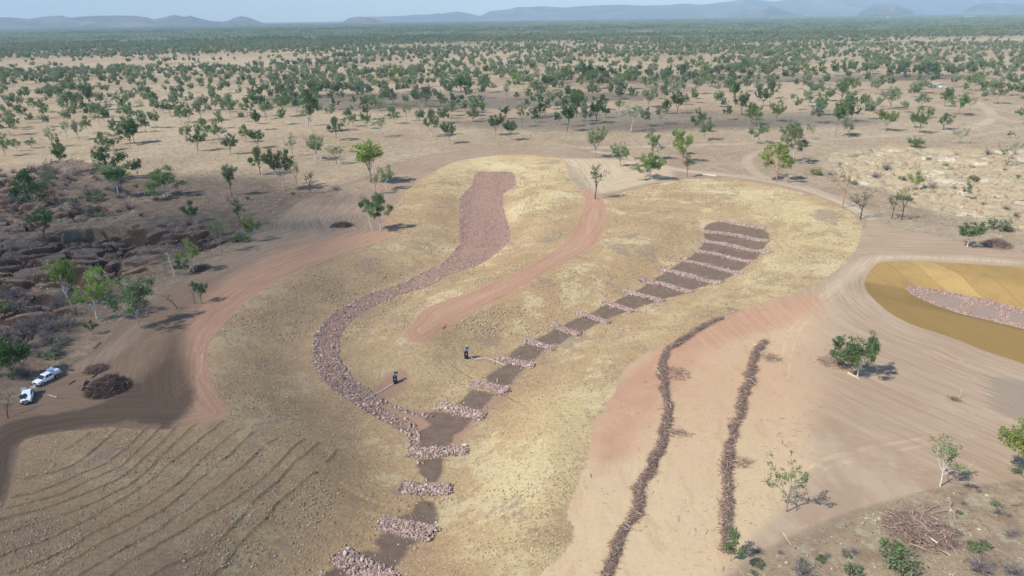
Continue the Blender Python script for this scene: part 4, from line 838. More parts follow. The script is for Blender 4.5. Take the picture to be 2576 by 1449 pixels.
# each unnamed tree gets a description that leads to it
TW_ = {'bright': 'bright green', 'mid': 'mid green', 'dark': 'dark green', 'grey': 'grey green', 'none': 'leafless'}
ORD = ['leftmost', 'second from left', 'third from left', 'fourth from left', 'fifth from left', 'sixth from left', 'seventh from left', 'eighth from left', 'ninth from left', 'tenth from left', 'eleventh from left', 'twelfth from left']
NUM = ['', 'one', 'two', 'three', 'four', 'five', 'six', 'seven', 'eight', 'nine', 'ten', 'eleven', 'twelve']
cells = {}
for t in TREES:
    if not t['auto']: continue
    sec = min(8, max(0, int(t['u']/2576*9)))
    band = 0 if t['v'] > 320 else 1 if t['v'] > 280 else 2 if t['v'] > 240 else 3 if t['v'] > 215 else 4 if t['v'] > 195 else 5 if t['v'] > 175 else 6 if t['v'] > 160 else 7
    cells.setdefault((sec, band, t['tone']), []).append(t)
SEC = ['at the left edge', 'far left', 'left', 'left of centre', 'at centre', 'right of centre', 'right', 'far right', 'at the right edge']
BAND = [', nearest plain row,', ', second plain row,', ', third plain row,', ', fourth plain row,', ', midway out,', ', past midway,', ', near the woodland,', ', by the woodland,']
for (s, b, tone), L in cells.items():
    L.sort(key=lambda t: t['u'])
    for i, t in enumerate(L):
        if len(L) == 1: lab = 'only %s tree%s %s' % (TW_[tone], BAND[b], SEC[s])
        elif len(L) <= 12: lab = '%s of %s %s trees%s %s' % (ORD[i], NUM[len(L)], TW_[tone], BAND[b], SEC[s])
        else: lab = '%s tree among many%s %s' % (TW_[tone], BAND[b], SEC[s])
        t['o']['label'] = ' '.join(lab.split()[:16])
for t in TREES: t['o']['group'] = 'gum trees of the savanna'

# ------------------------------------------------------------------ far woodland (uncountable)
src = bpy.data.collections.new("woodland_sources")
for k in range(6):
    w, l, h, ww = grow(200+k, H=10, W=10 if k % 2 else 8, fork=.22, limbs=5, clump=1.2, leaves=4.5, lsize=.76, form='gum' if k != 3 else 'sparse', tr=.2)
    for q in w.V+l.V: q *= np.array([.80, .80, 1.22])
    a = Acc()
    wv = np.concatenate(w.V); nt = 24
    a.add(np.concatenate(w.V)[:42], w.F[0], .5)
    nq = len(w.F[0]); a.add(np.concatenate(l.V), np.concatenate(l.F), np.concatenate(l.A))
    me = a.mesh('woodland_tree', [MBF, MLF]); nF = len(me.polygons); mi = np.ones(nF, np.int32); mi[:nq] = 0; me.polygons.foreach_set('material_index', mi)
    o = bpy.data.objects.new('woodland_tree', me); src.objects.link(o)
src2 = bpy.data.collections.new("woodland_patch_sources")
for k in range(4):
    rs = np.random.default_rng(300+k); a = Acc()
    for j in range(22):
        cx, cy = rs.uniform(-32, 32, 2); H = rs.uniform(7, 13)
        for q in range(3): leaf_cloud(a, np.array([cx+rs.normal(0, 1.6), cy+rs.normal(0, 1.6), H*.72+rs.normal(0, 1)]), 2.8, 9, 1.5, rs, tone=rs.uniform(.05, .95), flat=.6)
    o = bpy.data.objects.new('woodland_patch', a.mesh('woodland_patch', MLF)); src2.objects.link(o)
def scatter(name, label, P, S, source, seed=1):
    me = bpy.data.meshes.new(name); me.vertices.add(len(P)); me.vertices.foreach_set('co', np.asarray(P, np.float32).ravel())
    A = me.attributes.new('size', 'FLOAT', 'POINT'); A.data.foreach_set('value', np.asarray(S, np.float32))
    o = obj(name, me); put(o, name, label, None, None, 'stuff')
    ng = bpy.data.node_groups.new(name+'_scatter', 'GeometryNodeTree')
    ng.interface.new_socket('Geometry', in_out='INPUT', socket_type='NodeSocketGeometry'); ng.interface.new_socket('Geometry', in_out='OUTPUT', socket_type='NodeSocketGeometry')
    gi = ng.nodes.new('NodeGroupInput'); go = ng.nodes.new('NodeGroupOutput')
    iop = ng.nodes.new('GeometryNodeInstanceOnPoints'); ci = ng.nodes.new('GeometryNodeCollectionInfo'); ci.inputs['Collection'].default_value = source
    ci.inputs['Separate Children'].default_value = True; ci.inputs['Reset Children'].default_value = True
    iop.inputs['Pick Instance'].default_value = True
    ri = ng.nodes.new('FunctionNodeRandomValue'); ri.data_type = 'INT'; ri.inputs['Min'].default_value = 0; ri.inputs['Max'].default_value = 50 if len(source.objects) else 1; ri.inputs['Seed'].default_value = seed
    rr = ng.nodes.new('FunctionNodeRandomValue'); rr.data_type = 'FLOAT_VECTOR'; rr.inputs['Max'].default_value = (0, 0, 6.283); rr.inputs['Seed'].default_value = seed+5
    na = ng.nodes.new('GeometryNodeInputNamedAttribute'); na.data_type = 'FLOAT'; na.inputs['Name'].default_value = 'size'
    lk = ng.links.new
    lk(gi.outputs[0], iop.inputs['Points']); lk(ci.outputs[0], iop.inputs['Instance'])
    iout = [q for q in ri.outputs if q.type == 'INT'][0]; lk(iout, iop.inputs['Instance Index'])
    rout = [q for q in rr.outputs if q.type == 'VECTOR'][0]; lk(rout, iop.inputs['Rotation'])
    aout = [q for q in na.outputs if q.enabled and q.type == 'VALUE'][0]; lk(aout, iop.inputs['Scale'])
    lk(iop.outputs[0], go.inputs[0])
    o.modifiers.new('scatter', 'NODES').node_group = ng
    return o
def sample_field(y0, y1, n, seed, dmax):
    rs = np.random.default_rng(seed); y = np.sqrt(rs.uniform(y0*y0, y1*y1, n)); x = rs.uniform(-.86, .86, n)*y
    k = rs.random(n) < density(x, y)/dmax; return x[k], y[k]
area = lambda y0, y1: .86*(y1*y1-y0*y0)/1e4
x, y = sample_field(400, 2300, int(area(400, 2300)*110), 5, 110)
cx = np.array([c[0] for c in cand]); cy = np.array([c[1] for c in cand])
keep = (y > 760) | (rng.random(len(y)) < .42+.58*sstep(470, 760, y))
for L in (TRACKS[0], TRACKS[1], TRACKS[7]): keep &= polydist(x, y, L)[0] > 7
kx = np.array([t['o'].location[0] for t in TREES]); ky = np.array([t['o'].location[1] for t in TREES]); nn = y < 700
dm = ((x[nn][:, None]-kx)**2+(y[nn][:, None]-ky)**2).min(1); keep[np.where(nn)[0][dm < 40]] = False
x, y = x[keep], y[keep]; tu = project
scatter('woodland', 'open woodland of small gum trees thickening towards the horizon', np.stack([x, y, np.zeros_like(x)-.1], 1), rng.uniform(.55, 1.12, len(x)), src)
x, y = sample_field(2250, 11000, int(area(2250, 11000)*2.3), 6, 75)
k = rng.random(len(x)) < .22+.78*sstep(.40, .55, fbm(x/900, y/420, 4, 131)); x, y = x[k], y[k]
scatter('far_forest', 'continuous dark green forest below the distant hills', np.stack([x, y, np.zeros_like(x)-.1], 1), rng.uniform(.8, 1.3, len(x)), src2, 9)

# ------------------------------------------------------------------ stones
def stone_material():
    g = NT("field_stone"); t = g.attr('tint'); n = g.noise(5, 3, .6)
    c = g.mix(g.rmp(t, 0, .5), (.20, .135, .11), (.42, .30, .245)); c = g.mix(g.rmp(t, .5, 1), c, (.62, .52, .44))
    return g.finish(g.mix(g.math('MULTIPLY', n, .5), c, (.24, .165, .145)), .85)
MS = stone_material()
PHI = (1+5**.5)/2
ICO = np.array([(-1, PHI, 0), (1, PHI, 0), (-1, -PHI, 0), (1, -PHI, 0), (0, -1, PHI), (0, 1, PHI), (0, -1, -PHI), (0, 1, -PHI), (PHI, 0, -1), (PHI, 0, 1), (-PHI, 0, -1), (-PHI, 0, 1)])/1.9
ICF = np.array([(0, 11, 5), (0, 5, 1), (0, 1, 7), (0, 7, 10), (0, 10, 11), (1, 5, 9), (5, 11, 4), (11, 10, 2), (10, 7, 6), (7, 1, 8), (3, 9, 4), (3, 4, 2), (3, 2, 6), (3, 6, 8), (3, 8, 9), (4, 9, 5), (2, 4, 11), (6, 2, 10), (8, 6, 7), (9, 8, 1)])
def stones(name, x, y, z, r, seed):
    rs = np.random.default_rng(seed); n = len(x)
    V = ICO[None]*(1+rs.normal(0, .13, (n, 12, 1))); V = V*rs.uniform(.65, 1.25, (n, 1, 3))
    a = rs.uniform(0, 6.28, n); ca, sa = np.cos(a)[:, None], np.sin(a)[:, None]
    b = rs.normal(0, .6, n); cb, sb = np.cos(b)[:, None], np.sin(b)[:, None]
    X, Y, Z = V[..., 0], V[..., 1], V[..., 2]; Y, Z = Y*cb-Z*sb, Y*sb+Z*cb; X, Y = X*ca-Y*sa, X*sa+Y*ca
    V = np.stack([X, Y, Z], -1)*r[:, None, None]+np.stack([x, y, z], 1)[:, None]
    F = (ICF[None]+12*np.arange(n)[:, None, None]).reshape(-1, 3)
    t = np.clip(rs.normal(.36, .26, n)+(rs.random(n) < .04)*.5, 0, 1)
    return np_mesh(name, V.reshape(-1, 3), F, MS, {'tint': np.repeat(t, 12)})
def in_poly(poly, n, rs):
    P = np.array(poly); x = rs.uniform(P[:, 0].min(), P[:, 0].max(), n); y = rs.uniform(P[:, 1].min(), P[:, 1].max(), n)
    s = sdf(x, y, poly, 3); k = s > 0; return x[k], y[k], s[k]
rs = np.random.default_rng(400)
P = np.array(ROCK1); bb = np.ptp(P[:, 0])*np.ptp(P[:, 1])
x, y, s = in_poly(ROCK1, int(bb*11), rs)
e = np.exp(-s/1.3)     # larger stones on the margins
lower = 1-sstep(105, 170, y)
k = rs.random(len(x)) < np.clip(.16+.85*e+.25*lower*(fbm(x/6, y/6, 3, 77) > .45), 0, 1)*np.where(y > 168, .32, 1); x, y, s, e, lower = x[k], y[k], s[k], e[k], lower[k]
r = np.clip(rs.lognormal(-2.2, .36, len(x)), .06, .34)*(1+.35*e)*(1+.2*lower)
put(obj('rock_lining', stones('rock_lining', x, y, hgt(x, y)+r*.25, r, 401)), '', 'pinkish broken rock lining the curved main channel', None, None, 'stuff')
x, y, s = in_poly(ROCK3, 60000, rs)
m = np.zeros(len(x), bool)
for b in BED3: m |= sdf(x, y, b, 2) > 0
k = (~m) & (rs.random(len(x)) < .5) & (x < 190); x, y = x[k], y[k]; r = np.clip(rs.lognormal(-2.3, .3, len(x)), .05, .25)
put(obj('rock_lining', stones('rock_lining', x, y, hgt(x, y)+r*.25, r, 402)), '', 'pinkish broken rock ringing the soil beds in the golden matting', None, None, 'stuff')
DAMS = [(T(2, 1, [(2080, 775), (2300, 800), (2545, 850)]), 1.1, .2), (T(2, 1, [(1885, 872), (2200, 905), (2575, 978)]), 1.25, .4), (T(2, 1, [(1905, 968), (2200, 1015), (2600, 1092)]), 1.15, .25), (T(2, 1, [(1815, 1070), (2100, 1110), (2430, 1190)]), 1.05, .35),
        (T(2, 1, [(1685, 1165), (2000, 1222), (2300, 1300)]), 1.05, .4), (T(2, 1, [(1495, 1262), (1750, 1310), (2090, 1400)]), 1.3, .6), (T(2, 1, [(1310, 1378), (1500, 1405), (1800, 1490)]), 1.2, .6), (T(2, 2, [(1130, 38), (1300, 75), (1510, 135)]), 1.15, .6),
        (T(2, 2, [(930, 148), (1060, 185), (1215, 238)]), 1.1, .65), (T(2, 2, [(662, 248), (800, 300), (960, 348)]), 1.1, .65), (T(2, 2, [(412, 372), (530, 425), (670, 470)]), 1.1, .65), (T(2, 2, [(132, 522), (270, 575), (415, 608)]), 1.1, .6),
        (T(1, 2, [(2445, 705), (2560, 735), (2775, 785)]), 1.35, .6), (T(1, 2, [(2185, 958), (2350, 995), (2515, 1042)]), 1.35, .6), (T(1, 2, [(1845, 1185), (2050, 1240), (2290, 1295)]), 1.5, .65), (T(1, 3, [(1540, 200), (1800, 210), (2100, 180)]), 1.5, .55),
        (T(1, 3, [(1485, 555), (1700, 595), (1945, 575)]), 1.5, .6), (T(1, 3, [(1265, 915), (1500, 965), (1770, 1030)]), 1.75, .6), (T(1, 3, [(850, 1240), (1050, 1370), (1260, 1470), (1340, 1500)]), 1.8, .6)]
ORD2 = ['first', 'second', 'third', 'fourth', 'fifth', 'sixth', 'seventh', 'eighth', 'ninth', 'tenth', 'eleventh', 'twelfth', 'thirteenth', 'fourteenth', 'fifteenth', 'sixteenth', 'seventeenth', 'eighteenth', 'nineteenth']
DW = ['thin faint rock bar at the top end of the soil beds', 'long low rock bar second from the far end of the soil beds', 'long low rock bar third from the far end of the soil beds', 'long rock bar fourth from the far end of the soil beds', 'long rock bar fifth from the far end of the soil beds',
      'longest raised rock bar, sixth from the far end', 'raised rock bar seventh from the far end', 'raised rock bar eighth from the far end', 'short rock bar ninth from the far end', 'short rock bar tenth from the far end', 'short rock bar eleventh from the far end',
      'short rock bar beside the tip of the bed beyond the white pipe', 'rock bar touching the end of the white pipe from the upper sampler', 'short rock bar between two dark beds, right of the lower sampler', 'slanting rock bar just above where the two channels meet',
      'level rock bar closing the junction of the two channels', 'level rock bar below the channel junction', 'thick rock bar between two blob-shaped dark beds near the bottom', 'rock bar with a large white boulder at the bottom edge']
for i, (pts, hwid, ht) in enumerate(DAMS):
    L = PL(pts, 2); Pn = np.array(L); n = int((np.ptp(Pn[:, 0])+np.ptp(Pn[:, 1])+4)*hwid*2*30)
    rs = np.random.default_rng(500+i); seg = rs.random(n)*(len(L)-1); i0 = np.minimum(seg.astype(int), len(L)-2); f = (seg-i0)[:, None]
    c = Pn[i0]*(1-f)+Pn[i0+1]*f; d = Pn[i0+1]-Pn[i0]; d /= np.linalg.norm(d, axis=1, keepdims=True); nn = np.stack([-d[:, 1], d[:, 0]], 1)
    o = rs.uniform(-1, 1, n); o = np.where(rs.random(n) < .05, rs.uniform(-2.3, 2.3, n), o); c = c+nn*(o*.88*hwid*(1+.25*(fbm(c[:, 0]/2, c[:, 1]/2, 2, 88)-.5)))[:, None]+d*rs.normal(0, .35, (n, 1))
    prof = np.sqrt(np.clip(1-o*o, 0, 1)); r = np.clip(rs.lognormal(-2.1, .38, n), .07, .36)
    cc = Pn.mean(0); z0 = float(hgt(np.array([cc[0]]), np.array([cc[1]]))[0])
    z = hgt(c[:, 0], c[:, 1])+.38*ht*prof*rs.uniform(.75, 1.0, n)+.03
    me = stones('rock_bar', c[:, 0]-cc[0], c[:, 1]-cc[1], z-z0, r, 520+i)
    o = obj('rock_bar', me); o.location = (cc[0], cc[1], z0)
    put(o, '', DW[i], 'rock bar', 'rock bars across the soil beds')
def boulder(u, v, r, label):
    x, y, z = at(u, v); me = stones('boulder', np.array([0.]), np.array([0.]), np.array([r*.5]), np.array([r]), int(u))
    me.attributes['tint'].data.foreach_set('value', [1.0]*12); o = obj('boulder', me); o.location = (x[0], y[0], z[0]+.35); put(o, '', label, 'boulder')
boulder(870, 1399, .42, 'large white boulder on the rock bar at the bottom edge')
boulder(835.5, 876, .4, 'white boulder on the inner side of the rock channel bend')
boulder(880, 773, .35, 'white flat stone on the outer edge of the rock channel above the bend')

def clods(name, label, x, y, r, flat, ca, cb, seed):
    rs = np.random.default_rng(seed); n = len(x); g = NT(name); t = g.attr('tint'); m = g.finish(g.mix(t, ca, cb), .95, spec=.03)
    V = ICO[None]*(1+rs.normal(0, .22, (n, 12, 1)))*rs.uniform(.6, 1.4, (n, 1, 3))*np.array([1, 1, flat]); a = rs.uniform(0, 6.28, n); ca_, sa_ = np.cos(a)[:, None], np.sin(a)[:, None]
    V = np.stack([V[..., 0]*ca_-V[..., 1]*sa_, V[..., 0]*sa_+V[..., 1]*ca_, V[..., 2]], -1)*r[:, None, None]+np.stack([x, y, hgt(x, y)+r*flat*.25], 1)[:, None]
    F = (ICF[None]+12*np.arange(n)[:, None, None]).reshape(-1, 3)
    put(obj(name, np_mesh(name, V.reshape(-1, 3), F, m, {'tint': np.repeat(rs.random(n), 12)})), '', label, None, None, 'stuff')
rs = np.random.default_rng(450)
x = rs.uniform(-115, 130, 420000); y = 50+rs.random(420000)**1.3*240
k = (rs.random(len(x)) < .10+1.5*np.clip(fbm(x/7, y/7, 4, 95)-.47, 0, 1)*2.2*(.5+fbm(x/1.5, y/1.5, 2, 96))) & (np.abs(x) < .8*y+10); x, y = x[k], y[k]
k = (sdf(x, y, STRAW, 3) > .2) & (sdf(x, y, SPUR, 3) < -.5) & (sdf(x, y, ROCK1, 3) < -.2)
for b in BEDS+BEDRED: k &= sdf(x, y, b, 3) < -.1
x, y = x[k][:70000], y[k][:70000]
clods('straw_clods', 'loose clods and tufts of straw mulch scattered over the slopes', x, y, rs.uniform(.05, .17, len(x))*(1+.4*(y > 130)), .6, (.24, .175, .11), (.44, .345, .205), 451)
x = rs.uniform(-220, 300, 260000); y = 60+rs.random(260000)*330
k = (np.abs(x) < .8*y+8) & (rs.random(len(x)) < .12+1.6*np.clip(fbm(x/9, y/9, 4, 97)-.45, 0, 1)); x, y = x[k], y[k]; k = np.ones(len(x), bool)
for b in (STRAW, DIRT_L, DIRT_R, MAT, SPUR): k &= sdf(x, y, b, 3) < -.6
x, y = x[k][:36000], y[k][:36000]
clods('grass_tussocks', 'dry grass tussocks and low litter on the natural ground', x, y, rs.uniform(.08, .24, len(x)), .8, (.19, .145, .105), (.46, .39, .27), 452)

# ------------------------------------------------------------------ brush, sticks and logs
def stick_material():
    g = NT("dead_wood"); t = g.attr('tint')
    c = g.mix(g.rmp(t, 0, .55), (.085, .055, .046), (.31, .215, .17)); c = g.mix(g.rmp(t, .6, 1), c, (.66, .54, .40))
    return g.finish(c, .9)
MW = stick_material()
def sticks(name, P, D, L, rad, t, seed, mat=None):
    rs = np.random.default_rng(seed); n = len(P); D = D/(np.linalg.norm(D, axis=1, keepdims=True)+1e-9)
    s1 = np.cross(D, rs.normal(size=(n, 3))); s1 /= np.linalg.norm(s1, axis=1, keepdims=True); s2 = np.cross(D, s1)
    bend = (rs.normal(0, .12, (n, 1))*L[:, None])*s1+(rs.normal(0, .08, (n, 1))*L[:, None])*s2
    C = [P-D*L[:, None]/2, P+bend, P+D*L[:, None]/2]; RR = [rad, rad*.85, rad*.4]; V = []
    for c, r in zip(C, RR):
        for k in range(3):
            a = k*2.094; V.append(c+r[:, None]*(math.cos(a)*s1+math.sin(a)*s2))
    V = np.stack(V, 1).reshape(-1, 3); f = []
    for i in range(2):
        for k in range(3): k2 = (k+1) % 3; f.append((i*3+k, i*3+k2, i*3+3+k2, i*3+3+k))
    F = (np.array(f)[None]+9*np.arange(n)[:, None, None]).reshape(-1, 4)
    return np_mesh(name, V, F, mat or MW, {'tint': np.repeat(t, 9)})
def windrow(pts, hw, ht, n, seed, label):
    L = PL(pts, 3); Pn = np.array(L); seglen = np.linalg.norm(np.diff(Pn, axis=0), axis=1); cum = np.concatenate([[0], np.cumsum(seglen)])
    rs = np.random.default_rng(seed); s = rs.random(n)*cum[-1]; i0 = np.clip(np.searchsorted(cum, s)-1, 0, len(seglen)-1); f = ((s-cum[i0])/seglen[i0])[:, None]
    c = Pn[i0]*(1-f)+Pn[i0+1]*f; d = (Pn[i0+1]-Pn[i0])/seglen[i0][:, None]; nn = np.stack([-d[:, 1], d[:, 0]], 1)
    wv = .25+1.45*fbm(s/1.7, s*0, 3, seed); o = np.clip(rs.normal(0, .46, n), -1.5, 1.5)
    side = 1.5*(fbm(s/2.6+40, s*0, 2, seed+1)-.5)*hw
    c = c+nn*((o*hw*wv)+side)[:, None]
    z = hgt(c[:, 0], c[:, 1])+ht*wv*np.exp(-(o/.8)**2)*rs.uniform(.05, 1.0, n)+.03
    ang = rs.uniform(0, 6.283, n); D = np.stack([np.cos(ang), np.sin(ang), rs.normal(0, .28, n)], 1)
    Ls = rs.uniform(.4, 1.5, n); rad = rs.uniform(.010, .03, n); big = rs.random(n) < .03; Ls[big] *= 1.6; rad[big] *= 2.4
    t = np.clip(rs.normal(.42, .16, n)+.45*(rs.random(n) < .07), 0, 1)
    z0 = float(hgt(Pn[:1, 0], Pn[:1, 1])[0]); base = np.array([Pn[0, 0], Pn[0, 1], z0])
    o = obj('brush_line', sticks('brush_line', np.stack([c[:, 0], c[:, 1], z], 1)-base, D, Ls, rad, t, seed)); o.location = base
    put(o, '', label, 'brush line', 'lines of brush across the clearing')
windrow([(1815, 798), (1795, 810), (1772, 822), (1745, 838), (1722, 850), (1700, 866), (1680, 880), (1668, 900), (1666, 925), (1670, 960), (1676, 1000), (1678, 1040), (1672, 1080), (1662, 1120), (1650, 1150), (1636, 1180), (1614, 1215), (1608, 1250), (1592, 1300), (1568, 1345), (1552, 1385), (1536, 1430), (1515, 1500)], .62, .38, 12500, 601, 'longer left line of grey brush winding down the bare clearing')
windrow([(1928, 860), (1910, 872), (1898, 890), (1892, 930), (1882, 970), (1870, 1010), (1855, 1055), (1838, 1100), (1830, 1150), (1826, 1200), (1828, 1250), (1822, 1300), (1828, 1350), (1838, 1392)], .66, .38, 8800, 602, 'shorter right line of grey brush ending beside a thin sapling')
def heap(u, v, rx, ry, ht, n, seed, label, name='brush_pile', cat='brush pile', tone=.35, big=.03):
    x, y, z = at(u, v); rs = np.random.default_rng(seed)
    a = rs.uniform(0, 6.283, n); q = rs.random(n)**.6; px = np.cos(a)*q*rx; py = np.sin(a)*q*ry
    zz = hgt(px+x[0], py+y[0])-z[0]+ht*np.clip(1-q**2, 0, 1)*(.7+.6*fbm(px/1.2+9, py/1.2, 2, seed))*rs.uniform(.2, 1, n)+.04
    ang = rs.uniform(0, 6.283, n); D = np.stack([np.cos(ang), np.sin(ang), rs.normal(0, .3, n)], 1)
    Ls = rs.uniform(.6, 2.0, n); rad = rs.uniform(.012, .03, n); b = rs.random(n) < big; Ls[b] *= 1.5; rad[b] *= 2.6
    t = np.clip(rs.normal(tone, .14, n)+.4*(rs.random(n) < .05), 0, 1)
    o = obj(name, sticks(name, np.stack([px, py, zz], 1), D, Ls, rad, t, seed)); o.location = (x[0], y[0], z[0]); put(o, '', label, cat); return o
heap(272, 978, 3.3, 3.4, 2.3, 5200, 611, 'large dark mound of dead branches right of the white utes', tone=.16)
heap(243, 930, 1.7, 1.6, .8, 1300, 612, 'small heap of branches behind the large dark mound', tone=.3)
heap(862, 568, 3.2, 2.4, 1.2, 700, 613, 'heap of charred wood inside the haul track loop', tone=.15, big=.2)
heap(2310, 1335, 4.3, 3.7, 1.3, 2000, 614, 'wide brown tangle of branches and bark at the lower right', tone=.5, big=.05)
heap(2508, 618, 3.6, 3.4, 2.0, 1300, 615, 'grey heap of sticks by the track at the right', tone=.35)
heap(505, 676, 2.4, 3.0, .8, 700, 616, 'small dark heap of branches at the foot of a bright gum', tone=.12)
heap(2118, 912, 4.4, 3.0, .35, 500, 617, 'scattered branches under the spreading gum in the clearing', tone=.4)
heap(1705, 940, 2.4, 2.8, .12, 190, 618, 'thin spread of twigs right of the left brush line, upper', 'twig_scatter', 'twigs', .4)
heap(1940, 900, 1.6, 2.2, .12, 150, 619, 'thin spread of twigs at the top of the right brush line', 'twig_scatter', 'twigs', .4)
heap(1700, 1090, 2.0, 1.2, .1, 110, 620, 'thin spread of twigs right of the left brush line, lower', 'twig_scatter', 'twigs', .4)
heap(1862, 1165, 1.9, 1.4, .1, 110, 621, 'thin spread of twigs right of the right brush line', 'twig_scatter', 'twigs', .4)
heap(2400, 1005, .8, .8, .1, 60, 622, 'few fallen twigs at the foot of the striped post', 'twig_scatter', 'twigs', .3)
rs = np.random.default_rng(640)
def litter(name, label, poly, n, seed, big=.03):
    rs = np.random.default_rng(seed); P = np.array(poly); x = rs.uniform(P[:, 0].min(), P[:, 0].max(), n*4); y = rs.uniform(max(P[:, 1].min(), 52), P[:, 1].max(), n*4)
    k = (sdf(x, y, poly, 3) > 0) & (rs.random(n*4) < .15+1.8*np.clip(fbm(x/6, y/6, 3, seed)-.45, 0, 1)); x, y = x[k][:n], y[k][:n]; m = len(x)
    a = rs.uniform(0, 6.28, m); L = rs.uniform(.2, .9, m); b = rs.random(m) < big; L[b] *= 2.4; rad = rs.uniform(.012, .03, m); rad[b] *= 1.6
    put(obj(name, sticks(name, np.stack([x, y, hgt(x, y)+.03], 1), np.stack([np.cos(a), np.sin(a), rs.normal(0, .08, m)], 1), L, rad, np.clip(rs.normal(.4, .25, m), 0, 1), seed)), '', label, None, None, 'stuff')
litter('twig_litter', 'loose twigs and bark scattered over the bare clearing', CREAM, 1800, 641)
litter('twig_litter', 'dead sticks and bark scattered over the lower right grass', px_poly0([(2700, 1180), (2450, 1225), (2250, 1262), (2050, 1330), (1880, 1420), (1700, 1600), (3000, 1700), (3200, 1200)]), 2600, 642)
litter('twig_litter', 'fallen sticks scattered through the scrub above the utes', px_poly0([(-100, 700), (200, 720), (330, 790), (160, 940), (0, 1060), (-100, 1100)]), 1600, 643, .12)
def log(u1, v1, u2, v2, r, tone, label, branches=2, lift=0.0, seed=None):
    x, y, z = at([u1, u2], [v1, v2]); a = np.array([x[0], y[0], z[0]+r*.7+lift]); b = np.array([x[1], y[1], z[1]+r*.6+lift]); rs = np.random.default_rng(seed or int(u1*7+v1))
    A_ = Acc(); n = 6; P = [a+(b-a)*i/n+np.append(rs.normal(0, .05*np.linalg.norm(b-a)/n*3, 2), 0)*(0 < i < n) for i in range(n+1)]; P = [p-a for p in P]
    tube(A_, P, np.linspace(r, r*.6, n+1), 8, tone)
    for e, rr in ((0, r), (n, r*.6)):
        c = A_.V[0][e*8:(e+1)*8]; m = c.mean(0); V = np.vstack([c, m]); A_.add(V, [(k, (k+1) % 8, 8, 8) for k in range(8)][:0] or [(0, 1, 2, 3), (0, 3, 4, 7), (4, 5, 6, 7)], min(1, tone+.3))
    for k in range(branches):
        i = rs.integers(2, n); d = rs.normal(0, .6, 3)+(P[n]-P[0])/np.linalg.norm(P[n]-P[0])*.8; d[2] = abs(d[2])*.4
        tube(A_, [P[i], P[i]+d*rs.uniform(.5, 1.2)], [r*.4, r*.15], 5, tone)
    me = A_.mesh('log', MW); o = obj('fallen_log', me); o.location = a; put(o, '', label, 'log')
log(2043, 1*0+444, 1978, 437, .3, .9, 'x') if False else None
log(1802, 444, 1764, 439, .32, .88, 'fallen white trunk beside the dark thin gum at top centre')
log(2388, 1260, 2404, 1312, .17, .62, 'thick reddish trunk standing apart at the right of the log stack')
log(2382, 1285, 2320, 1302, .16, .60, 'long reddish log, nearest of the parallel stack at lower right')
log(2360, 1274, 2308, 1296, .14, .58, 'reddish log, middle of the parallel stack at lower right')
log(2360, 1273, 2325, 1286, .15, .35, 'grey log, farthest of the parallel stack at lower right')
log(2113, 902, 2152, 932, .13, .9, 'long pale felled trunk under the spreading clearing gum')
log(2133, 938, 2160, 953, .13, .88, 'short pale felled trunk in front of the spreading clearing gum')
log(2094, 903, 2120, 935, .07, .6, 'thin felled stem left of the pale trunks in the clearing')
log(2112, 905, 2150, 945, .07, .45, 'thin grey stem between the two pale felled trunks')
log(216, 960, 205, 985, .28, .30, 'grey splintered trunk leaning at the left of the large dark mound', 4, .1)
log(265, 925, 230, 952, .14, .1, 'dark log pointing at the small branch heap')
log(188, 958, 172, 968, .16, .35, 'weathered log right of the canopy ute', 3)
log(143, 1000, 124, 995, .12, .92, 'short pale split log in front of the utes')
log(175, 1004, 146, 1002, .08, .25, 'thin dark red log beside the short pale split log')
log(254, 862, 233, 878, .10, .12, 'dark log on grass above the branch heap', 1)
log(180, 798, 142, 826, .10, .2, 'dark log lying in the scrub, left of the small sapling', 3)
log(172, 780, 120, 833, .08, .2, 'long thin dark log at the lower gully edge', 3)
log(2368, 633, 2350, 636, .06, .4, 'short stick on the pale ground at the right') if False else None
log(2564, 640, 2510, 632, .10, .7, 'long thin pale log near the right edge by the track')
log(2270, 388, 2225, 398, .16, .85, 'bleached log across the top of the cream eroded bank')
log(1113, 828, 1120, 822, .15, .3, 'dark stump debris at the lower tip of the red spur track')
log(2355, 1372, 2390, 1398, .07, .9, 'thin white branch right of the brown tangle')
log(1970, 1342, 1990, 1372, .05, .85, 'thin white twig-like branch on grass at the bottom right')
log(2310, 1255+70, 2392, 1344, .05, .3, 'long dark bough poking right from the brown tangle')
log(900, 424+1, 921, 428, .09, .3, 'short dark log on savanna grass, left of the tall green gum') if False else None
log(62, 589, 36, 600, .14, .75, 'pale log at the left end of the gully rim', 2)
log(268, 667, 252, 652, .10, .85, 'white dead limb in the middle of the left gullies', 3)
log(330, 706, 360, 700, .08, .7, 'thin pale log at the lower gully edge above the wide gum', 3)

# ------------------------------------------------------------------ shrubs
def shrub_mesh(seed, leafy):
    rs = np.random.default_rng(seed); w = Acc(); l = Acc()
    for k in range(46 if not leafy else 14):
        az = rs.random()*6.283; el = rs.uniform(.25, 1.4); L = rs.uniform(.6, 1.1); d = np.array([math.cos(az)*math.cos(el), math.sin(az)*math.cos(el), math.sin(el)])
        P = [np.zeros(3), d*L*.5+rs.normal(0, .06, 3), d*L+rs.normal(0, .1, 3)]; tube(w, P, [.022, .014, .006], 3)
        for q in range(4): e = P[1+q % 2]; tube(w, [e, e+rs.normal(0, .22, 3)+np.array([0, 0, .08])], [.012, .004], 3)
    if leafy:
        for k in range(16):
            az = rs.random()*6.283; q = rs.random()**.5*.75; leaf_cloud(l, np.array([math.cos(az)*q, math.sin(az)*q, rs.uniform(.25, .7)]), .3, 22, .10, rs, tone=rs.uniform(.2, .8))
    return w.mesh('stems', MB), (l.mesh('foliage', ML) if leafy else None)
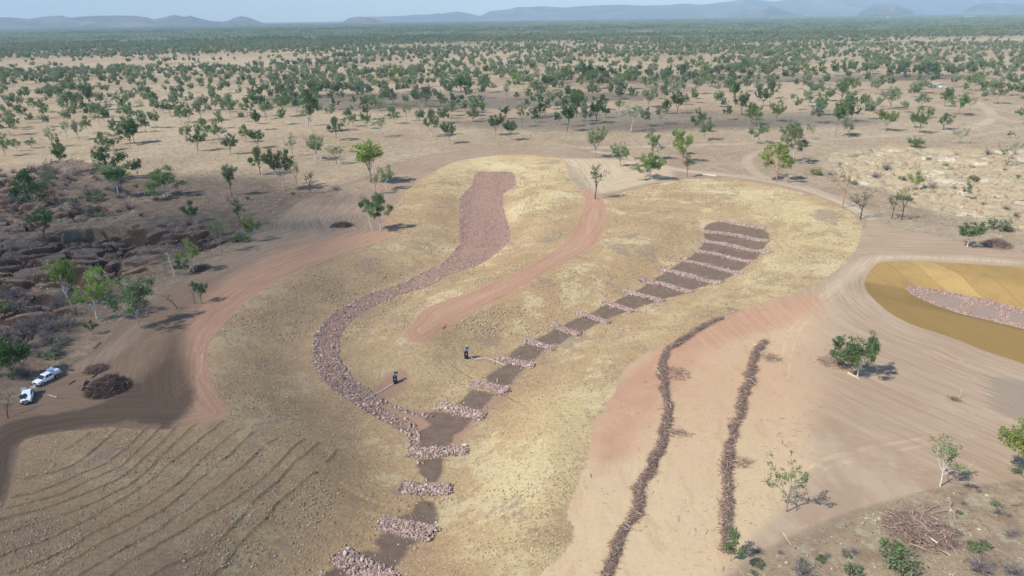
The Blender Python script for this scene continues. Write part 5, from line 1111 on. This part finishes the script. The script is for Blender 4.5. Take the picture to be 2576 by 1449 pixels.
SHB = [shrub_mesh(700+k, False) for k in range(3)]; SHL = [shrub_mesh(710+k, True) for k in range(3)]
SHR = {}
def shrub(u, v, wpx, tone, label=None, hr=.8):
    x, y, z = at(u, v); x, y, z = float(x[0]), float(y[0]), float(z[0]); dist = np.array([x, y, z-CAM_H])@FW; W = 1.35*wpx*dist/FPX/2
    r = thing('shrub', label or '', 'shrub', (x, y, z-.03), random.random()*6.28, 'shrubs among the grass'); r.scale = (W, W, W*hr)
    sm, lm = random.choice(SHL if tone != 'none' else SHB)
    s = obj('stems', sm, r); s.color = (.20, .17, .165, 1) if tone == 'none' else (.14, .11, .09, 1)
    if lm: f = obj('foliage', lm, r); b = TONES[tone]; f.color = (*b, 1)
    if label is None: SHR.setdefault(tone, []).append((u, v, r))
shrub(2055, 440, 30, 'bright', 'round bright green bush at the left end of the cream eroded bank', 1)
shrub(600, 606, 56, 'mid', 'low wide olive bush at the right end of the left gullies', .55)
shrub(2520, 578, 60, 'grey', 'large mixed green and grey bush below the cream eroded bank', .9)
shrub(2250, 1400, 70, 'mid', 'feathery green bush growing through the brown tangle, upper', .9)
shrub(2270, 1440, 85, 'grey', 'feathery green bush growing through the brown tangle, lower', .8)
shrub(2455, 1385, 42, 'mid', 'small green bush right of the brown tangle', .8)
shrub(2465, 1440, 62, 'none', 'purple grey leafless bush at the bottom right', 1.2)
shrub(2550, 1445, 66, 'none', 'pale leafless bush in the bottom right corner', .8)
shrub(2020, 1446, 66, 'none', 'dark leafless bush at the bottom edge, left of the green bushes', .8)
shrub(2150, 1444, 50, 'grey', 'grey bush at the bottom edge beside the green bushes', .8)
shrub(2560, 1190, 36, 'grey', 'grey green bush at the right edge under the leafy gum', .8)
shrub(2300, 370, 34, 'mid', 'green bush on the upper cream eroded bank', 1.3)
shrub(845, 478, 26, 'none', 'grey bush on the grass island in the track fork', .7)
rs = random.Random(5)
for k in range(130):   # grey scrub left
    u = rs.uniform(-10, 215); v = rs.uniform(720, 960)
    if u > 250-(v-720)*.6 or (v > 900 and u > 60): continue
    shrub(u, v, rs.uniform(20, 52), rs.choices(['none', 'grey', 'mid'], [9, .8, .4])[0])
for k in range(70):
    u = rs.uniform(-10, 330); v = rs.uniform(425, 545); shrub(u, v, rs.uniform(14, 40), rs.choices(['none', 'mid', 'grey'], [8, .6, 1.4])[0])
for k in range(26):
    u = rs.uniform(150, 800); v = rs.uniform(460, 560)
    if v > 520 and u > 480: continue
    shrub(u, v, rs.uniform(7, 16), rs.choices(['none', 'mid', 'dark'], [3, 3, 3])[0], hr=1.4)
for k in range(60):
    u = rs.uniform(2080, 2580); v = rs.uniform(385, 600)
    if v > 440+(u-2080)*.33: continue
    shrub(u, v, rs.uniform(9, 30), rs.choices(['none', 'grey', 'mid'], [5, 4, 1])[0])
for k in range(13):
    u = rs.uniform(2380, 2590); v = rs.uniform(1250, 1440); shrub(u, v, rs.uniform(12, 30), rs.choices(['none', 'grey', 'mid'], [4, 3, .7])[0])
for k in range(12):
    u = rs.uniform(1880, 2160); v = rs.uniform(1385, 1445); shrub(u, v, rs.uniform(12, 30), rs.choices(['none', 'grey', 'mid'], [3, 2, 2])[0])
SC = {'none': 'leafless grey', 'grey': 'grey green', 'mid': 'green', 'dark': 'dark green'}
def area_name(u, v):
    if u < 340 and v < 550: return 'in the scrub at upper far left'
    if u < 340: return 'in the scrub above the utes'
    if u < 900: return 'on shaded grass above the left gullies'
    if v < 620: return 'on the cream eroded bank'
    return 'on litter near the brown tangle' if u > 2300 else 'along the bottom edge, right'
cl = {}
for tone, L in SHR.items():
    for u, v, r in L: cl.setdefault((tone, area_name(u, v), int(v/14)), []).append((u, r))
rows = {}
for (tone, ar, b) in cl: rows.setdefault((tone, ar), []).append(b)
for key in rows: rows[key].sort()
for (tone, ar, b), L in cl.items():
    L.sort(key=lambda q: q[0]); rw = rows[(tone, ar)].index(b)
    rn = ORD2[rw]+' row down'
    for i, (u, r) in enumerate(L):
        r['label'] = ('only ' if len(L) == 1 else ORD[min(i, 11)]+' ')+SC[tone]+' shrub, '+rn+', '+ar

# ------------------------------------------------------------------ vehicles, samplers, post, sheds
MWH = simple("white_paint", (.78, .79, .80), .35, 0, .03, spec=.5); MGL = simple("dark_glass", (.03, .045, .05), .12, 0, .1, spec=.6); MBK = simple("black_plastic", (.025, .026, .03), .5)
MTY = simple("tyre_rubber", (.03, .028, .027), .85); MAL = simple("aluminium", (.55, .56, .57), .45, .6, .08); MLI = simple("lamp_lens", (.85, .85, .8), .15, 0, .03, spec=.6)
MRD = simple("red_lens", (.35, .02, .02), .3); MBL = simple("blue_plastic", (.03, .12, .33), .5); MSOL = simple("solar_cell", (.025, .035, .075), .15, .1, .15, 12, .6)
MPVC = simple("white_pvc", (.68, .69, .69), .5, 0, .05); MRP = simple("red_paint", (.5, .05, .03), .5); MTEAL = simple("green_roof", (.25, .5, .42), .5)
class BM:
    def __init__(s): s.b = bmesh.new()
    def box(s, c, d, bev=0.0, rot=None):
        r = bmesh.ops.create_cube(s.b, size=1.0); m = Matrix.Translation(c) @ (rot or Matrix()) @ Matrix.Diagonal((*d, 1)); bmesh.ops.transform(s.b, matrix=m, verts=r['verts'])
        if bev:
            e = list({e for v in r['verts'] for e in v.link_edges}); bmesh.ops.bevel(s.b, geom=e, offset=bev, segments=2, affect='EDGES')
        return s
    def prism(s, prof, x0, x1, inset=0.0, bev=0.0):
        """side profile (y, z) carried from x0 to x1, upper points inset"""
        zmid = min(p[1] for p in prof); zt = max(p[1] for p in prof)
        def ring(x, sg): return [s.b.verts.new((x+sg*inset*(p[1]-zmid)/(zt-zmid+1e-6), p[0], p[1])) for p in prof]
        a = ring(x0, 1); b = ring(x1, -1); n = len(prof); fs = [s.b.faces.new(a[::-1]), s.b.faces.new(b)]
        for i in range(n): fs.append(s.b.faces.new((a[i], a[(i+1) % n], b[(i+1) % n], b[i])))
        if bev:
            e = list({e for f in fs for e in f.edges}); bmesh.ops.bevel(s.b, geom=e, offset=bev, segments=2, affect='EDGES')
        return s
    def cyl(s, c, r, h, axis='z', n=18, r2=None):
        q = bmesh.ops.create_cone(s.b, cap_ends=True, segments=n, radius1=r, radius2=r if r2 is None else r2, depth=h)
        m = Matrix.Translation(c) @ (Matrix.Rotation(R(90), 4, 'Y') if axis == 'x' else Matrix.Rotation(R(90), 4, 'X') if axis == 'y' else Matrix()); bmesh.ops.transform(s.b, matrix=m, verts=q['verts']); return s
    def done(s, name, mat, parent=None):
        bmesh.ops.recalc_face_normals(s.b, faces=s.b.faces); me = bpy.data.meshes.new(name); s.b.to_mesh(me); s.b.free(); me.materials.append(mat); return obj(name, me, parent)
def ute(front, rear, label, canopy):
    fx, fy, fz = at(*front); rx, ry, rz = at(*rear); cx, cy = (fx[0]+rx[0])/2, (fy[0]+ry[0])/2; z = float(hgt(np.array([cx]), np.array([cy]))[0])
    t = thing('utility_truck', label, 'ute', (cx, cy, z+.02), math.atan2(ry[0]-fy[0], rx[0]-fx[0])-math.pi/2, 'white utes parked at the scrub edge'); t.scale = (.88, .88, .88)   # nose towards local -y
    BM().prism([(-2.62, .45), (-2.66, .75), (-2.55, 1.02), (-1.35, 1.14), (-1.3, .9), (.85, .9), (.85, .45)], -.9, .9, .05, .05).done('body', MWH, t)
    BM().prism([(-1.42, 1.06), (-.72, 1.68), (-.5, 1.74), (.62, 1.74), (.82, 1.66), (.86, .8), (-1.3, .8)], -.86, .86, .12, .05).done('cabin', MWH, t)
    BM().prism([(-1.405, 1.12), (-.78, 1.655), (-.80, 1.68), (-1.44, 1.14)], -.72, .72, .08).done('windscreen', MGL, t)
    for s in (-1, 1):
        BM().prism([(-.98, 1.16), (-.56, 1.60), (-.08, 1.62), (-.08, 1.16)], s*.875-.01, s*.875+.01, 0).done('side_window', MGL, t).location.x = -s*.045
        BM().prism([(-.0, 1.16), (0, 1.62), (.55, 1.6), (.66, 1.16)], s*.875-.01, s*.875+.01, 0).done('side_window', MGL, t).location.x = -s*.045
        BM().box((s*.66, -2.62, .84), (.36, .14, .18), .04).done('headlight', MLI, t)
        BM().box((s*1.02, -1.02, 1.16), (.2, .1, .16), .03).done('mirror', MWH, t)
        for yy in (-1.72, 1.5):
            w = BM().cyl((s*.80, yy, .37), .37, .25, 'x', 20).done('wheel', MTY, t); BM().cyl((s*.93, yy, .37), .2, .03, 'x', 12).done('rim', MAL, w)
    BM().box((0, -2.70, .86), (.86, .06, .2), .02).done('grille', MBK, t)
    b = BM(); b.box((0, -2.82, .55), (1.7, .12, .22), .03)
    for s in (-.45, .45): b.box((s, -2.84, .82), (.06, .06, .55), .01)
    b.box((0, -2.84, 1.08), (1.0, .06, .06), .01); b.done('bull_bar', MBK, t)
    BM().box((0, -2.89, .56), (.4, .01, .11)).done('number_plate', MLI, t)
    BM().box((0, 1.75, .86), (1.8, 1.8, .1), .01).done('tray', MAL, t)
    b = BM()
    for s in (-.88, .88): b.box((s, 1.75, 1.03), (.04, 1.76, .24))
    b.box((0, 2.65, 1.03), (1.78, .04, .24)); b.box((0, .9, 1.35), (1.7, .05, .9)); b.done('tray_sides', MAL, t)
    if canopy:
        c = BM().box((0, 1.72, 1.30), (1.62, 1.5, .66), .03).done('canopy', MWH, t)
        BM().box((-.85, 1.72, 1.28), (.04, 1.2, .4), 0).done('open_locker', MBK, c); BM().box((-1.1, 1.72, 1.68), (.58, 1.3, .04), 0, Matrix.Rotation(R(14), 4, 'Y')).done('lid', MWH, c)
        BM().box((.3, 1.1, 1.72), (.7, .35, .16), .03).done('blue_bundle', MBL, c)
        BM().box((0, 2.52, .95), (1.6, .04, .12)).done('tail_light_bar', MRD, t)
    else:
        for s in (-1, 1):
            c = BM().box((s*.62, 1.72, 1.22), (.46, 1.5, .5), .02).done('tool_box', MAL, t); BM().box((s*.95, 1.72, 1.45), (.6, 1.4, .03), 0, Matrix.Rotation(R(-8*s), 4, 'Y')).done('open_lid', MAL, c)
        BM().box((0, 1.7, 1.0), (.7, 1.3, .2), .02).done('load', MBK, t)
        BM().prism([(-.98, .55), (-.98, 1.14), (-.06, 1.14), (-.06, .55)], 0, .06).done('open_door', MWH, t)
        d = t.children[-1]; d.location = (-1.0, -.5, 0); d.rotation_euler = (0, 0, R(35)); BM().prism([(-.86, 1.16), (-.5, 1.56), (-.08, 1.58), (-.08, 1.16)], .02, .04).done('door_window', MGL, d)
        BM().box((0, -1.9, 1.12), (.5, .3, .06), .02).done('bonnet_scoop', MBK, t)
    return t
ute((93, 972), (147, 944), 'farther white twin-cab ute with a canopy and lifted side hatch', True)
ute((66, 1022), (78, 985), 'nearer white ute facing the camera with open door and tool box lids', False)

def sampler(u, v, pipe, label, plabel):
    x, y, z = at(u, v); t = thing('water_sampler', label, 'sampler', (x[0], y[0], z[0]), .25, 'black water samplers with solar panels'); t.scale = (.88, .88, .88)
    BM().cyl((0, 0, .8), .46, 1.6, n=20).done('housing', MBK, t); BM().cyl((0, 0, 1.66), .5, .12, n=20).done('lid', MBK, t)
    BM().cyl((.2, .3, 1.3), .03, 2.4, n=8).done('mast', MAL, t)
    rt = Matrix.Rotation(R(35), 4, 'X')
    f = BM().box((.28, .22, 2.35), (.95, .62, .04), .01, rt).done('solar_panel', MPVC, t); BM().box((.28, .205, 2.375), (.88, .55, .02), 0, rt).done('cells', MSOL, f)
    f = BM().box((-.05, -.1, 1.98), (.5, .36, .04), .01, rt).done('solar_panel', MPVC, t); BM().box((-.05, -.115, 2.003), (.44, .3, .02), 0, rt).done('cells', MSOL, f)
    BM().box((0, -.47, 1.2), (.2, .03, .26), .01).done('sticker', MPVC, t)
    X, Y, Z = at([p[0] for p in pipe], [p[1] for p in pipe]); A_ = Acc(); base = np.array([X[0], Y[0], Z[0]])
    P = np.stack([X, Y, Z+.28], 1)-base; tube(A_, P, [.045]*len(P), 8, .8); m = A_.mesh('pipe', MPVC, True)
    pt = thing('intake_pipe', plabel, 'pipe', base); obj('pipe', m, pt)
    for i in range(len(P)-1):
        for f in ((.35, .8) if i else (.5, .9)):
            q = P[i]*(1-f)+P[i+1]*f; BM().cyl((q[0], q[1], q[2]-.14), .03, .5, n=6).done('stake', MAL, pt)
sampler(1173, 901, [(1176, 899), (1195, 907), (1222, 903), (1245, 911), (1271, 922)], 'black cylinder sampler with two solar panels beside the brown patch, farther one', 'white kinked pipe running from the farther sampler to a rock bar')
sampler(994.5, 964, [(992, 966), (960, 985), (935, 1000), (912, 1011)], 'black cylinder sampler on red soil inside the channel bend, nearer one', 'white straight pipe running from the nearer sampler across the rock channel')
x, y, z = at(2413.5, 1001); t = thing('marker_post', 'thin red and white striped marker post in the bare clearing', 'post', (x[0], y[0], z[0]))
for i in range(6): BM().cyl((0, 0, .12+i*.24), .05, .24, n=10).done('post_band', MPVC if i % 2 else MRP, t)
x, y, z = at(862-8, 572); t = thing('oil_drum', 'blue drum lying beside the charred wood heap', 'drum', (x[0]-2.5, y[0], z[0]), .4); BM().cyl((0, 0, .3), .3, .9, 'x').done('barrel', MBL, t)
for q in (-.15, .15): BM().cyl((q, 0, .3), .315, .03, 'x').done('rib', MBL, t)

def shed(u, v, w, d, h, mat, label, name='farm_shed'):
    x, y, z = at(u, v); t = thing(name, label, 'shed', (x[0], y[0], 0), 0.1, None)
    b = BM(); b.prism([(-d/2, 0), (-d/2, h), (0, h*1.3), (d/2, h), (d/2, 0)], -w/2, w/2); b.done('wall', MPVC, t)
    BM().prism([(-d/2-.6, h-.1), (0, h*1.3+.15), (d/2+.6, h-.1), (0, h*1.3+.5)], -w/2-.5, w/2+.5).done('roof', mat, t)
    for k in range(3): BM().box((-w/3+k*w/3, -d/2-.06, h*.4), (w*.2, .1, h*.75)).done('door', MBK, t)
shed(1943, 47, 34, 22, 9, MTEAL, 'pale green roofed shed far across the plain, left of two'); shed(1966, 47, 44, 20, 8, MTEAL, 'green roofed shed far across the plain, right of two')
shed(2235, 45, 36, 20, 8, MPVC, 'small white shed far away below the twin peaked knoll'); shed(2439, 44, 90, 26, 9, MPVC, 'long white shed far away near the right edge')
def site_hut(u, v):
    x, y, z = at(u, v); t = thing('site_hut', 'low grey and white site hut under trees at the end of the far track', 'hut', (x[0], y[0], 0), .1)
    BM().box((0, 0, 1.7), (9, 3, 2.6), .05).done('wall', MAL, t); BM().box((0, 0, 3.08), (9.4, 3.4, .14)).done('roof', MPVC, t); BM().box((2.6, -1.53, 1.4), (1, .06, 2)).done('door', MPVC, t)
    for q in (-2.6, -.2): BM().box((q, -1.53, 1.9), (1.2, .06, .8)).done('window', MGL, t)
site_hut(2347, 221)
def small_vehicle(u, v, label, rz):
    x, y, z = at(u, v); t = thing('parked_car', label, 'car', (x[0], y[0], 0), rz, 'cars parked by the far site hut')
    BM().prism([(-2.4, .4), (-2.4, .95), (-1.3, 1.05), (-.6, 1.65), (1.9, 1.7), (2.35, 1.1), (2.4, .4)], -.9, .9, .1, .05).done('body', MWH, t)
    BM().prism([(-1.0, 1.1), (-.5, 1.55), (1.8, 1.58), (2.0, 1.1)], -.91, .91, .1).done('windows', MGL, t)
    for s in (-.8, .8):
        for yy in (-1.5, 1.5): BM().cyl((s, yy, .36), .36, .24, 'x').done('wheel', MTY, t)
small_vehicle(2362, 221, 'white car beside the far site hut, left of two', .6); small_vehicle(2373, 221, 'white car beside the far site hut, right of two', 1.4)
x, y, z = at(2290, 221)

# ------------------------------------------------------------------ clouds high above, shading parts of the plain
def cloud_material():
    g = NT("thin_cloud"); n = g.noise(.006, 5, .6)
    d = g.n('ShaderNodeBsdfDiffuse'); d.inputs[0].default_value = (.95, .95, .95, 1); tr = g.n('ShaderNodeBsdfTransparent'); mx = g.n('ShaderNodeMixShader')
    g.t.links.new(g.rmp(n, .25, .6, .05, .34), mx.inputs[0]); g.t.links.new(tr.outputs[0], mx.inputs[1]); g.t.links.new(d.outputs[0], mx.inputs[2]); g.t.links.new(mx.outputs[0], g.out.inputs['Surface']); return g.m
MC = cloud_material()
CLZ = 1500.0
def cloud(cx, cy, rx, ry, seed, label, rot=0):
    """cx, cy: middle of the patch of plain in this cloud's shade"""
    k = CLZ/SUN_DIR[2]; px, py = cx+SUN_DIR[0]*k, cy+SUN_DIR[1]*k
    b = bmesh.new(); bmesh.ops.create_icosphere(b, subdivisions=5, radius=1.0)
    V = np.array([v.co[:] for v in b.verts]); d = V.copy(); rs = fbm(d[:, 0]*2.2+seed, d[:, 1]*2.2+seed*.7, 4, seed); sc = .55+.9*rs
    for v, q, w in zip(b.verts, V, sc): v.co = (q[0]*rx*w, q[1]*ry*w, q[2]*min(rx, ry)*.25*w*(1 if q[2] > 0 else .4))
    me = bpy.data.meshes.new('cloud'); b.to_mesh(me); b.free(); me.materials.append(MC)
    o = obj('cloud', me); o.location = (px, py, CLZ); o.rotation_euler = (0, 0, rot); put(o, '', label, None, None, 'structure')
cloud(-105, 95, 90, 105, 3, 'thin cloud over the utes'); cloud(-185, 215, 130, 62, 5, 'thin cloud over the left gullies', .15)
cloud(95, 425, 120, 42, 7, 'thin cloud over the near savanna'); cloud(-60, 560, 150, 60, 9, 'thin cloud over the middle plain'); cloud(260, 700, 200, 50, 11, 'thin cloud over the right plain'); cloud(-600, 2300, 700, 220, 13, 'cloud over the left woodland')
cloud(700, 3600, 1200, 300, 15, 'cloud over the far forest'); cloud(-1500, 4500, 1400, 500, 17, 'cloud over the far left forest')

# ------------------------------------------------------------------ haze
b = BM(); b.box((0, 12200, 443), (56000, 27600, 914)); g = NT("haze_air")
pv = g.n('ShaderNodeVolumePrincipled'); pv.inputs['Color'].default_value = (.60, .82, 1.0, 1); pv.inputs['Density'].default_value = HAZE_DENSITY; pv.inputs['Anisotropy'].default_value = -.1
g.t.links.new(pv.outputs[0], g.out.inputs['Volume'])
hz = b.done('haze', g.m); put(hz, '', 'pale blue haze over the whole plain', None, None, 'stuff')
